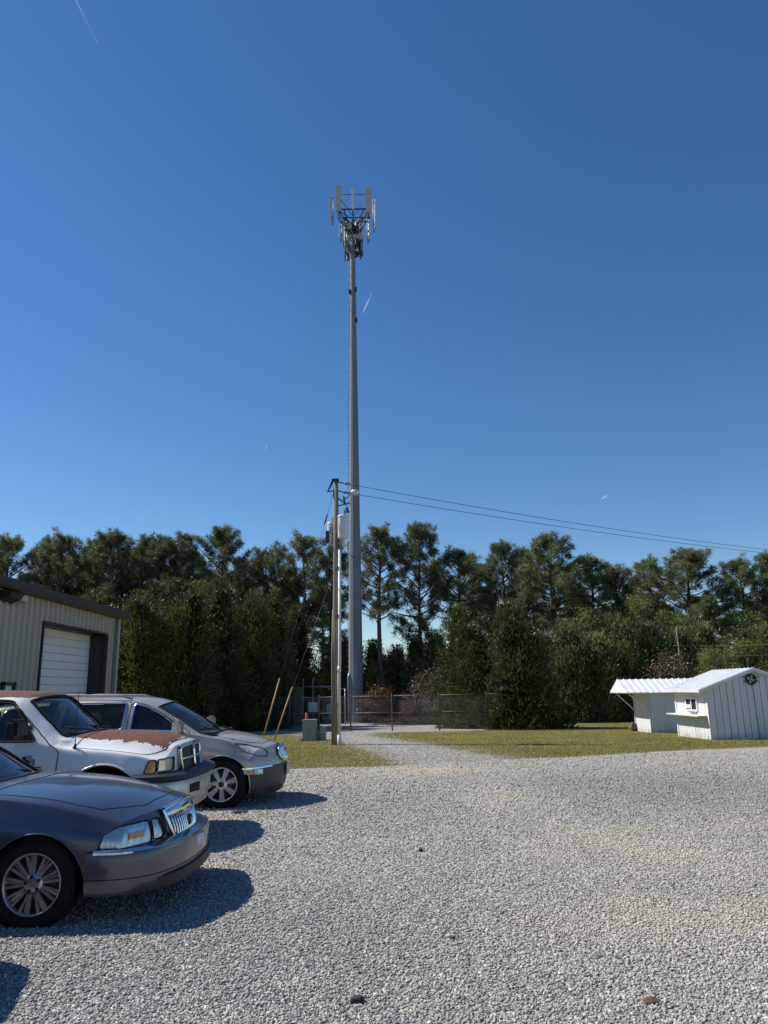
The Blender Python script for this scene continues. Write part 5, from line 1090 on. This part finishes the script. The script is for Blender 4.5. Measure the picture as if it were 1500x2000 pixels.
t = thing('equipment_cabinet', 'tall dark tan equipment cabinet behind the pedestal boxes', 'cabinet', (-5.95, 51, ez_)); MT['cab'] = simple('cabinet_tan', (0.16, 0.145, 0.12), .6)
q = MB(); q.box((-5.95, 51, ez_+1.35), (.62, .7, 2.5), bev=.02); q.build('case', MT['cab'], t); q = MB(); q.box((-5.95, 50.64, ez_+1.35), (.50, .02, 2.2)); q.build('door', MT['cab'], t); q = MB(); q.box((-5.95, 51, ez_+.05), (.9, 1, .14)); q.build('plinth', MT['steel'], t)
t = thing('equipment_cabinet', 'low grey equipment cabinet beside the tall tan cabinet', 'cabinet', (-5.0, 51.4, ez_))
q = MB(); q.box((-5.0, 51.4, ez_+.75), (.8, .6, 1.3), bev=.02); q.build('case', MT['dark_steel'], t); q = MB(); q.box((-5.0, 51.09, ez_+.75), (.7, .02, 1.1)); q.build('door', MT['dark_steel'], t)
t = thing('ice_bridge', 'horizontal cable bridge leading from the equipment rack to the tower', 'cable bridge', (-3.4, 51, ez_))
q = MB()
for o_ in (-.25, .25): q.tube([(-3.6+o_, 50.2, 1.75), (-2.7+o_, 59.3, 1.75)], .03, 6)
for k in range(12): q.box((-3.6+.9*k/11, 50.3+9*k/11, 1.77), (.6, .12, .02))
q.build('grating', MT['steel'], t)
for k in (.1, .6):
    q = MB(); q.tube([(-3.6+.9*k, 50.2+9.1*k, gz(0, 55)-.1), (-3.6+.9*k, 50.2+9.1*k, 1.74)], .04, 8); q.build('post', MT['steel'], t)
# distant pole at the wood edge with two wires
fx_, fy_ = 19.4, 50.0
t = thing('distant_utility_pole', 'thin grey pole with a short crossarm in the trees behind the white sheds', 'utility pole', (fx_, fy_, gz(fx_, fy_)))
q = MB(); q.tube([(fx_, fy_, gz(fx_, fy_)-.2), (fx_-.05, fy_, 5.4)], [.075, .045], 8); q.build('pole', MT['wood'], t)
q = MB(); q.tube([(fx_-.35, fy_, 4.15), (fx_+.35, fy_, 4.15)], .035, 6); q.tube([(fx_-.3, fy_, 4.18), (fx_-.05, fy_, 5.0)], .012, 5); q.build('crossarm', MT['wood'], t)
MT['wire_l'] = simple('aluminium_wire', (0.35, 0.34, 0.31), 0.5, 0.3)
for zz, lab in ((4.15, 'upper pale wire leaving the distant pole behind the white sheds'), (3.5, 'lower pale wire leaving the distant pole behind the white sheds')):
    q = MB(); q.tube(sag((fx_, fy_, zz), (34, 46, zz+.9), .45, 20), .010, 5); tag(q.build('power_line', MT['wire_l']), lab, 'wire')

# contrails, far up
MT['trail'] = None
m, n, l, b = newmat('contrail'); tr = n.new('ShaderNodeBsdfTransparent'); df = n.new('ShaderNodeBsdfDiffuse'); df.inputs[0].default_value = (.9, .9, .92, 1); tl_ = n.new('ShaderNodeBsdfTranslucent'); tl_.inputs[0].default_value = (.9, .9, .92, 1); ad = n.new('ShaderNodeMixShader'); l.new(df.outputs[0], ad.inputs[1]); l.new(tl_.outputs[0], ad.inputs[2])
ms = n.new('ShaderNodeMixShader'); l.new(ramp(n, l, noise(n, l, .004, 4), [(.3, .12), (.7, .42)]), ms.inputs[0]); l.new(tr.outputs[0], ms.inputs[1]); l.new(ad.outputs[0], ms.inputs[2]); l.new(ms.outputs[0], n['Material Output'].inputs['Surface']); MT['trail'] = m
for a, b_, r_, lab in (((-4150, 8000, 9320), (-3634, 8000, 8253), 8, 'long thin white contrail high in the blue sky'), ((-215, 8000, 4321), (-100, 8000, 4592), 9, 'short white contrail beside the shaft of the cell tower'), ((-1331, 8000, 2645), (-1315, 8000, 2711), 5, 'tiny white contrail speck low over the dark cedars'), ((2420, 8000, 2012), (2492, 8000, 2058), 12, 'tiny white wisp of cloud low over the pines')):
    q = MB(); a, b_ = Vector(a), Vector(b_); n0 = 7; q.tube([a.lerp(b_, k/(n0-1)) for k in range(n0)], [r_*.25]+[r_*(.6+.4*math.sin(k)) for k in range(n0-2)]+[r_*.3], 8); tag(q.build('contrail', MT['trail']), lab, 'contrail')
# ------------------------------------------------------------ trees
def bark(name, lo, hi):
    m, n, l, b = newmat(name); P = n.new('ShaderNodeTexCoord').outputs['Object']; mp = n.new('ShaderNodeMapping'); l.new(P, mp.inputs[0]); mp.inputs['Scale'].default_value = (9, 9, 2)
    f = noise(n, l, 1.0, 6, 0.7, vec=mp.outputs[0]); l.new(ramp(n, l, f, [(0.3, lo), (0.7, hi)]), b.inputs['Base Color']); b.inputs['Roughness'].default_value = 1; bump(n, l, b, f, 0.8, 0.04); return m
MT['bark'] = bark('pine_bark', (0.05, 0.038, 0.03), (0.15, 0.115, 0.09)); MT['greybark'] = bark('grey_bark', (0.12, 0.11, 0.10), (0.30, 0.285, 0.265))
MT['pine'] = foliage('pine_needles', (0.055, 0.075, 0.032), (0.235, 0.25, 0.115), 0.34)
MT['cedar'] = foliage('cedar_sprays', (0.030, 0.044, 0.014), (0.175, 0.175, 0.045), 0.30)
MT['young'] = foliage('young_pine_needles', (0.062, 0.085, 0.030), (0.27, 0.285, 0.105), 0.36)
MT['broad'] = foliage('spring_leaves', (0.085, 0.125, 0.025), (0.25, 0.29, 0.075), 0.35)
MT['rustleaf'] = foliage('dry_leaves', (0.07, 0.032, 0.016), (0.19, 0.09, 0.042), 0.25)
MT['twig'] = foliage('bare_twigs', (0.075, 0.052, 0.032), (0.17, 0.12, 0.075), 0.0)
def tris(cent, dirs, length, width, seed):
    """one slim triangle per spray: base at cent, tip along dirs"""
    g = np.random.default_rng(seed); n = len(cent); d = dirs/np.maximum(np.linalg.norm(dirs, axis=1, keepdims=True), 1e-6)
    r = g.normal(0, 1, (n, 3)); s = np.cross(d, r); s /= np.maximum(np.linalg.norm(s, axis=1, keepdims=True), 1e-6)
    V = np.empty((n, 3, 3), np.float32); V[:, 0] = cent-s*width[:, None]; V[:, 1] = cent+s*width[:, None]; V[:, 2] = cent+d*length[:, None]
    return V
def foli(name, V, tone): return fast_mesh(name, V.reshape(-1, 3), np.arange(len(V)*3).reshape(-1, 3), False, np.repeat(tone, 3))
class Proto: pass
def proto(kind, h, r, trunk, crown, tm, cm):
    p = Proto(); p.kind, p.h, p.r, p.trunk, p.crown, p.tm, p.cm = kind, h, r, trunk, crown, tm, cm
    trunk.materials.append(MT[tm]); crown.materials.append(MT[cm]); return p
def mbmesh(mb, name):
    me = bpy.data.meshes.new(name); me.from_pydata([tuple(v) for v in mb.v], [], mb.f); me.polygons.foreach_set('use_smooth', mb.sm); me.update(); return me
def pine_proto(seed, h=16.0, base=0.45, R_=3.3, dense=1.0):
    g = random.Random(seed); G = np.random.default_rng(seed); mb = MB()
    bx, by = g.uniform(-.4, .4), g.uniform(-.4, .4)
    tp = lambda t: Vector((bx*math.sin(t*2.6), by*math.sin(t*3.1), h*t))
    mb.tube([tp(t)-Vector((0, 0, .3 if t == 0 else 0)) for t in np.linspace(0, .97, 12)], [.26*(1-t)**.75+.025 for t in np.linspace(0, .97, 12)], 8)
    C = []; CR = []; CT = []
    nl = int(36*dense); az = g.uniform(0, 6)
    for i in range(nl):
        t = (i+g.random())/nl; az += 2.4+g.uniform(-.5, .5)
        ht = base+(0.985-base)*t**.9
        L = R_*((1-t**3.4)*g.uniform(.55, 1.12)*(.66+.42*math.sin(PI*min(1, t*.8+.15)))+.13)
        if t < .18 and g.random() < .45: L *= .45
        el = math.radians(g.uniform(2, 22)+48*t*t)
        o = tp(ht); d = Vector((math.cos(az)*math.cos(el), math.sin(az)*math.cos(el), math.sin(el)))
        pts = [o+d*L*s+Vector((0, 0, L*.16*s*s-.10*L*s*(1-t)*math.sin(PI*s))) for s in (0, .35, .7, 1)]
        mb.tube(pts, [.055*(L/R_)+.02, .045*(L/R_)+.014, .03, .012], 5, False)
        nsub = max(2, int((2+4.2*L/R_)*dense))
        for k in range(nsub):
            s = .34+.66*(k+g.random()*.6)/nsub; a = o.lerp(pts[-1], s)+Vector((0, 0, L*.10*s)); sd = g.choice((-1, 1))
            q = a+Vector((-d.y, d.x, 0)).normalized()*sd*g.uniform(.15, .9)*(1.1-s*.6)+d*g.uniform(.0, .5)+Vector((0, 0, g.uniform(.05, .5)))
            mb.tube([a, a.lerp(q, .6)+Vector((0, 0, .05)), q], [.02, .015, .008], 4, False)
            for c in (q, a.lerp(q, .5)+Vector((0, 0, .12))):
                C.append(c); CR.append(g.uniform(.32, .58)); CT.append(g.random())
        C.append(pts[-1]); CR.append(g.uniform(.4, .6)); CT.append(g.random())
    for k in range(5): C.append(tp(1)+Vector((g.uniform(-.4, .4), g.uniform(-.4, .4), g.uniform(-.7, .1)))); CR.append(.5); CT.append(g.random())
    C = np.array([tuple(c) for c in C]); CR = np.array(CR); CT = np.array(CT); k = 62
    idx = np.repeat(np.arange(len(C)), k); d = G.normal(0, 1, (len(idx), 3)); d[:, 2] += .35; d /= np.linalg.norm(d, axis=1, keepdims=True)
    cen = C[idx]+d*(CR[idx]*G.uniform(.1, .62, len(idx)))[:, None]
    V = tris(cen, d+G.normal(0, .35, d.shape)+np.array([0, 0, .15]), CR[idx]*G.uniform(.45, .85, len(idx)), G.uniform(.016, .032, len(idx)), seed)
    return proto('pine', h, R_, mbmesh(mb, 'trunk'), foli('crown', V, np.clip(.25+.45*CT[idx]+G.normal(0, .18, len(idx)), 0, 1)), 'bark', 'pine')
def lump(az, z, ph): return .55*np.sin(az*2+ph[0]+z*1.3)+.45*np.sin(az*3+ph[1]-z*1.9)+.5*np.sin(az*5+ph[2]+z*3.1)*.6+.4*np.sin(az*7+ph[3]+z*4.7)*.5
def cedar_proto(seed, h=8.0, R_=2.2, col=False, n=24000, cm='cedar', blunt=0.5, leaf=1.0, tm='bark', upright=.7):
    G = np.random.default_rng(seed); ph = G.uniform(0, 6.28, 4); g = random.Random(seed); mb = MB()
    mb.tube([(0, 0, -.3), (0.05, 0, h*.35), (0, .05, h*.7), (0, 0, h*.95)], [.16, .12, .07, .02], 8)
    for k in range(26):
        z = h*(.03+.8*k/26); a = k*2.4; rr_ = R_*.75*(1-z/h)**blunt
        mb.tube([(0, 0, z), (rr_*.5*math.cos(a), rr_*.5*math.sin(a), z+.25), (rr_*math.cos(a), rr_*math.sin(a), z+.75)], [.04, .025, .01], 4, False)
    # several spires of different height and offset make the ragged, many-topped outline
    K = 7; sa = G.uniform(0, 2*PI, K); so = R_*G.uniform(.34, .62, K); so[0] = 0; sh = h*G.uniform(.50, .90, K); sh[0] = h; sr = R_*G.uniform(.42, .62, K); sr[0] = R_*.72
    sp_ = G.choice(K, n, p=(sh*sr)/(sh*sr).sum()); hk = sh[sp_]
    zz = hk*(.01+.98*G.random(n)**1.12); az = G.uniform(0, 2*PI, n); t = zz/hk
    prof = sr[sp_]*np.clip((1-t), 0, 1)**blunt*np.clip(.55+t*4, .0, 1)
    prof = prof*(1+.30*lump(az+sp_, zz, ph))
    rad_ = prof*(.50+.52*G.random(n)**.55)
    cen = np.stack([rad_*np.cos(az)+so[sp_]*np.cos(sa[sp_]), rad_*np.sin(az)+so[sp_]*np.sin(sa[sp_]), zz], 1)
    # gather the sprays into clumps so light and dark masses form
    nc_ = 360; ci = G.integers(0, n, nc_); cc = cen[ci]*np.stack([G.uniform(.78, 1.18, nc_)]*2+[np.ones(nc_)], 1)
    cc[:, 2] += G.normal(0, .12, nc_)
    pick = G.integers(0, nc_, n); own = G.random(n) < .88; sc = .20*leaf*R_/2.2+.05
    cen = np.where(own[:, None], cc[pick]+G.normal(0, 1, (n, 3))*np.array([sc, sc, sc*1.25]), cen); cen[:, 2] = np.clip(cen[:, 2], .02, h*1.02)
    d = np.stack([cen[:, 0], cen[:, 1], np.full(n, R_*upright)], 1)+G.normal(0, .7, (n, 3))
    V = tris(cen, d, leaf*G.uniform(.13, .30, n), leaf*G.uniform(.022, .05, n), seed)
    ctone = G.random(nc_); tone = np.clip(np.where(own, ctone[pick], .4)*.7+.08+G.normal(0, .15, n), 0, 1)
    ni = 2200; zi = h*.92*G.random(ni); ai = G.uniform(0, 2*PI, ni); ri = R_*(1-zi/h)**blunt*.55*G.random(ni)**.5  # large dark inner sprays, added to block light and thicken the crown
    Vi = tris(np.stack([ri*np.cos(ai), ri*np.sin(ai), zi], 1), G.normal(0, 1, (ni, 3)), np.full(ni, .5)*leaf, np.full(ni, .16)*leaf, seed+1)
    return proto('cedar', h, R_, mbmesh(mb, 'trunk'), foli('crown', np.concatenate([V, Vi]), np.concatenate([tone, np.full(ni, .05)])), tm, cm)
def broad_proto(seed, h=8.0, R_=2.4, cm='broad', dens=1.0):
    g = random.Random(seed); G = np.random.default_rng(seed); mb = MB(); C = []
    mb.tube([(0, 0, -.3), (.1, 0, h*.3), (-.05, .1, h*.6), (0, 0, h*.9)], [.12, .09, .05, .015], 7)
    for k in range(int(46*dens)):
        z = h*(.15+.78*g.random()); a = g.uniform(0, 6.28); r_ = R_*math.sin(PI*min(.96, .15+z/h*.85))*g.uniform(.45, 1.05)
        e = Vector((r_*math.cos(a), r_*math.sin(a), z+r_*.35)); mb.tube([(0, 0, z*.85), tuple(e*.5+Vector((0, 0, z*.42))), tuple(e)], [.03, .02, .008], 4, False)
        for j in range(3): C.append(e+Vector((g.gauss(0, .35), g.gauss(0, .35), g.gauss(0, .3))))
    C = np.array([tuple(c) for c in C]); k = 75; idx = np.repeat(np.arange(len(C)), k); cen = C[idx]+G.normal(0, .27, (len(idx), 3)); ct = G.random(len(C))
    V = tris(cen, G.normal(0, 1, (len(idx), 3)), G.uniform(.08, .17, len(idx)), G.uniform(.03, .055, len(idx)), seed)
    return proto('broad', h, R_, mbmesh(mb, 'trunk'), foli('crown', V, np.clip(.2+.5*ct[idx]+G.normal(0, .2, len(idx)), 0, 1)), 'greybark', cm)
PINES = [pine_proto(1, base=.42), pine_proto(2, base=.50, R_=3.0), pine_proto(3, base=.46, R_=3.6, dense=1.15), pine_proto(4, base=.36, R_=3.4, dense=1.25), pine_proto(5, base=.52, R_=2.8, dense=.9)]
CED = [cedar_proto(11, blunt=.62), cedar_proto(12, blunt=.5, R_=2.4), cedar_proto(13, blunt=.75, R_=2.1)]
WIDE = cedar_proto(14, h=7.0, R_=2.6, blunt=.62, n=34000, upright=.9)
YNG = [cedar_proto(21, h=6.5, R_=1.9, cm='young', blunt=.55, leaf=1.25, n=15000, upright=1.1), cedar_proto(22, h=6.5, R_=2.2, cm='young', blunt=.42, leaf=1.25, n=16000, upright=1.0)]
BRD = [broad_proto(31), broad_proto(32, R_=2.0, dens=.8)]
tr_rng = random.Random(77)
def plant(name, label, cat, p, x, y, ztop, w=None, group=None):
    z = gz(x, y); s = (ztop-z)/p.h; sxy = s if w is None else w/(2*p.r)
    o = thing(name, label, cat, (x, y, z), tr_rng.uniform(0, 6.28), group); o.scale = (sxy, sxy, s)
    for nm, me in (('trunk', p.trunk), ('crown', p.crown)):
        c = bpy.data.objects.new(nm, me); COL.objects.link(c); c.parent = o
    return o
L1 = ('tall_pine', 'tall open-crowned pine in the front row of the pine wood beyond the sheds', 'pine tree')
front = [(-7.37, 66.0, 14.67, 5.4, 0), (-4.65, 69.0, 14.47, 4.2, 1), (-0.26, 64.0, 14.85, 4.6, 1), (3.31, 66.0, 15.43, 4.8, 3), (6.62, 66.0, 13.26, 4.9, 4), (10.65, 68.0, 14.03, 4.8, 0), (14.09, 64.0, 13.82, 6.2, 2), (13.51, 72.0, 14.2, 4.0, 1), (18.54, 66.0, 12.36, 5.0, 4), (20.69, 67.0, 11.45, 4.8, 0), (24.97, 74.0, 11.51, 4.6, 2), (27.33, 66.0, 12.77, 6.6, 3), (26.0, 72.0, 13.0, 5.0, 0), (31.46, 66.0, 11.91, 4.4, 1), (34.6, 66.0, 12.23, 4.8, 2), (9.2, 71, 12.6, 4.4, 3), (16.2, 70, 12.4, 4.6, 1)]
own = {-7.37: 'round-crowned tall pine standing between the dark cedars and the tower', -4.65: 'tall pine half hidden directly behind the cell tower shaft', -0.26: 'slim tall pine with long bare trunk, first past the tower towards the sheds', 3.31: 'tall pine standing second past the tower towards the sheds', 6.62: 'shorter pine standing third past the tower towards the sheds, above the pointed cedar', 14.09: 'large broad pine of the front row rising behind the broad dark cedar', 27.33: 'widest pine crown of the front row, rising above the storage shed'}
for x, y, zt, w_, k in front: plant(L1[0], own.get(x, L1[1]), L1[2], PINES[k], x, y, zt, w_*1.25, 'front row of tall pines')
L2 = ('tall_pine', 'tall dense pine in the row rising above the dark cedars and metal building', 'pine tree')
left = [(-14.58, 66.0, 15.36, 5.8, 2), (-11.0, 68.0, 13.67, 4.4, 3), (-31.84, 62.0, 13.95, 5.4, 2), (-30.2, 66.0, 14.69, 4.0, 3), (-28.31, 64.0, 14.64, 4.6, 1), (-26.0, 66.0, 14.5, 5.0, 3), (-23.3, 63.0, 14.45, 5.0, 2), (-20.6, 65.0, 14.49, 5.6, 3), (-17.58, 64.0, 14.32, 5.2, 2), (-19.5, 70.0, 14.4, 4.4, 0), (-13.0, 70.0, 13.2, 4.4, 3), (-25.0, 70, 14.0, 5, 2), (-35, 64, 14, 5, 3), (-29.3, 69, 13.8, 4.5, 0), (-22.2, 68, 14.2, 5, 3), (-9.4, 70, 12.4, 4.2, 1)]
for x, y, zt, w_, k in left: plant(L2[0], 'tallest rounded pine rising clear above the dark cedar wall' if x == -14.58 else L2[1], L2[2], PINES[k], x, y, zt, w_*1.25, 'dense pines above the cedars')
L3 = ('pine_tree', 'farther pine half hidden behind the other pines', 'pine tree')
for k in range(26):
    x = -44+k*3.5+tr_rng.uniform(-1.2, 1.2)
    if -6 < x < 7: continue
    plant(*L3, tr_rng.choice(PINES), x, tr_rng.uniform(74, 84), 10.5+tr_rng.uniform(-1, 1.6)-(1.5 if x > 15 else 0)+(1.5 if x < -14 else 0), tr_rng.uniform(5, 6.5), 'pines in the back rows')
ced = [(-13.49, 40.5, 6.9, 4.2, 1), (-12.6, 43.5, 8.0, 4.4, 0), (-10.73, 41.6, 7.5, 4.0, 2), (-9.84, 44.4, 8.1, 4.4, 0), (-8.1, 46.5, 7.7, 4.0, 1), (-7.3, 48.4, 7.9, 3.6, 2), (-6.2, 52.5, 7.3, 4.0, 0), (-4.4, 65, 6.6, 4.2, 1), (-16.5, 42, 7.2, 4.6, 1), (-20, 43, 7.5, 4.6, 0), (-24, 43, 7.4, 4.6, 2), (-11.6, 47.5, 8.4, 4.8, 1), (-9.0, 51, 8.2, 4.4, 2), (-14.5, 46.5, 8.3, 4.6, 0)]
ownc = {-13.49: 'shorter cedar of the evergreen wall touching the corner of the metal building', -6.2: 'cedar of the evergreen wall standing nearest the cell tower compound'}
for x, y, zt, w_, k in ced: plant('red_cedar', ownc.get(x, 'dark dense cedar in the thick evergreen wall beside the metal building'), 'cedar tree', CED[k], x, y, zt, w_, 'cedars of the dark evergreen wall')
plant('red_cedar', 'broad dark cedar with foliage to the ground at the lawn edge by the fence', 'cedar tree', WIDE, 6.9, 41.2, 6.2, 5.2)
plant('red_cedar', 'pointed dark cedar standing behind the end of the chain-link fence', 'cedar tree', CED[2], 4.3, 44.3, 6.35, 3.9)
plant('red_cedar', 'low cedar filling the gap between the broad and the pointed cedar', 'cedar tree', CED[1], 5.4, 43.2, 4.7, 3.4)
und = [(-1.11, 65.5, 5.6, 3.4, 0), (0.9, 66, 5.2, 3.2, 1), (2.5, 65, 5.9, 3.6, 0), (4.3, 64.4, 6.3, 3.6, 1), (-3.4, 66, 6.0, 3.6, 1), (7.5, 57, 5.2, 3.6, 1), (9.4, 56, 5.0, 3.6, 0), (11.26, 54.0, 5.3, 4.0, 1), (12.65, 52.6, 5.6, 3.6, 0), (14.56, 52.6, 5.1, 3.7, 1), (16.72, 53.4, 6.0, 3.8, 0), (18.86, 54.2, 5.9, 3.8, 1), (21.0, 54, 5.4, 3.8, 0), (22.9, 54.6, 5.8, 3.8, 1), (25.09, 52.5, 5.1, 3.8, 0), (27.4, 54, 5.6, 3.8, 1), (30, 56, 5.8, 4.0, 0), (33, 57, 5.8, 4, 1), (13.6, 57, 6.4, 4.2, 1), (17.5, 58, 6.8, 4.2, 0), (24, 59, 6.6, 4.2, 1), (10.3, 60, 6.2, 4.4, 0)]
for x, y, zt, w_, k in und: plant('young_pine', 'bushy young pine in the thicket along the foot of the tall pines', 'pine tree', YNG[k], x, y, zt, w_*1.1, 'young pines of the thicket')
for k in range(30):
    x = -44+k*3.0+tr_rng.uniform(-.8, .8); plant('young_pine', 'bushy young pine half hidden deep in the wood behind the thicket', 'pine tree', tr_rng.choice(YNG), x, tr_rng.uniform(68, 73), (3.0 if -4 < x < 6 else 4.6)+tr_rng.uniform(-.6, .8), 4.4, 'young pines deep in the wood')
brd = [(20.8, 60.5, 9.0, 4.4, 0), (20.9, 48.4, 3.9, 2.6, 1), (29.7, 62, 7.6, 4.4, 0), (24.4, 51.2, 4.6, 3.0, 1), (16.6, 60.5, 7.8, 4.2, 1), (23.2, 62, 7.6, 4.4, 0), (33.5, 60, 7.2, 4.4, 1), (-34.5, 60, 13.0, 5.5, 0)]
ownb = {20.9: 'small bright green sapling beside the thin distant pole behind the white sheds', 20.8: 'tall yellow-green leafy tree rising among the pine crowns above the storage shed', -34.5: 'pale green leafy tree above the roof of the metal building'}
for x, y, zt, w_, k in brd: plant('leafy_tree', ownb.get(x, 'bright yellow-green leafy tree showing fresh spring leaves in the thicket behind the sheds'), 'leafy tree', BRD[k], x, y, zt, w_, 'spring green leafy trees')
BUSH = broad_proto(41, h=3.2, R_=1.3, cm='rustleaf', dens=.55); TWG = broad_proto(43, h=4.0, R_=1.6, cm='twig', dens=.5)
plant('dry_shrub', 'rust-brown dry shrub behind the fence right of the tower foot', 'shrub', BUSH, -0.5, 58.6, 1.55, 3.0)
plant('dry_shrub', 'smaller rust-brown dry shrub beside the pale bare shrub', 'shrub', BUSH, 1.75, 55.2, 0.9, 1.6)
plant('dry_shrub', 'brownish twiggy shrub in front of the trees behind the white sheds', 'shrub', TWG, 18.2, 49.0, 3.4, 3.2)
plant('dry_shrub', 'grey-brown twiggy shrub behind the pale bare shrub', 'shrub', TWG, 3.0, 55.5, 2.6, 3.2)
# pale bare shrub: branching stems only
g = random.Random(8); mb = MB()
def grow(p, d, L, r, n_):
    q = p+d*L; mb.tube([p, p.lerp(q, .5)+Vector((g.gauss(0, .04), g.gauss(0, .04), 0)), q], [r, r*.85, r*.7], 5, False)
    if n_ > 0:
        for _ in range(3 if n_ > 2 else 2): grow(q, (d+Vector((g.gauss(0, .38), g.gauss(0, .38), g.gauss(.1, .2)))).normalized(), L*g.uniform(.6, .9), r*.66, n_-1)
zb2 = gz(2.7, 54)
for k in range(6):
    a = k*1.05; grow(Vector((2.7+.1*math.cos(a), 54+.1*math.sin(a), zb2-.05)), Vector((.5*math.cos(a), .5*math.sin(a), .9)).normalized(), .75, .03, 4)
tag(mb.build('bare_shrub', MT['greybark']), 'pale leafless shrub with forking stems behind the chain-link fence', 'shrub')
mb = MB()
for k in range(260):
    a = g.uniform(-.5, .5)+(PI if g.random() < .5 else 0); c = Vector((g.gauss(2.4, 1.1), g.gauss(53.0, .6), 0)); c.z = gz(c.x, c.y)+abs(g.gauss(.25, .28))*max(.2, 1-abs(c.x-1.8)/3.2)
    d = Vector((math.cos(a), math.sin(a), g.gauss(.0, .22)))*g.uniform(.4, 1.3); mb.tube([c-d, c+Vector((0, 0, g.uniform(0, .08))), c+d], [.022, .018, .008], 4, False)
tag(mb.build('brush_pile', MT['bark']), 'heap of cut dark branches lying on gravel behind the fence', 'brush pile', None, 'stuff')
# low scrub along the foot of the wood
sn = 60000; sx_ = rng.uniform(-30, 45, sn); sy_ = np.where(sx_ > 8, rng.uniform(50.5, 58, sn), rng.uniform(63.5, 70, sn)); sy_ = np.where(sx_ < -9, rng.uniform(39.8, 46, sn), sy_)
szb = np.array([gz(x, y) for x, y in zip(sx_, sy_)])
patch_ = .5+.5*np.sin(sx_*1.7+np.sin(sy_*2.1)*1.5)*np.sin(sy_*1.3+sx_*.4); hh = rng.random(sn)**2*(.25+1.1*patch_)
V = tris(np.stack([sx_, sy_, szb+hh], 1), rng.normal(0, 1, (sn, 3))+np.array([0, 0, .6]), rng.uniform(.10, .28, sn), rng.uniform(.02, .05, sn), 3)
o = link('undergrowth', foli('undergrowth', V, np.clip(rng.normal(.35, .22, sn), 0, 1)), MT['young']); tag(o, 'low tangled undergrowth along the foot of the wood', 'undergrowth', None, 'stuff')
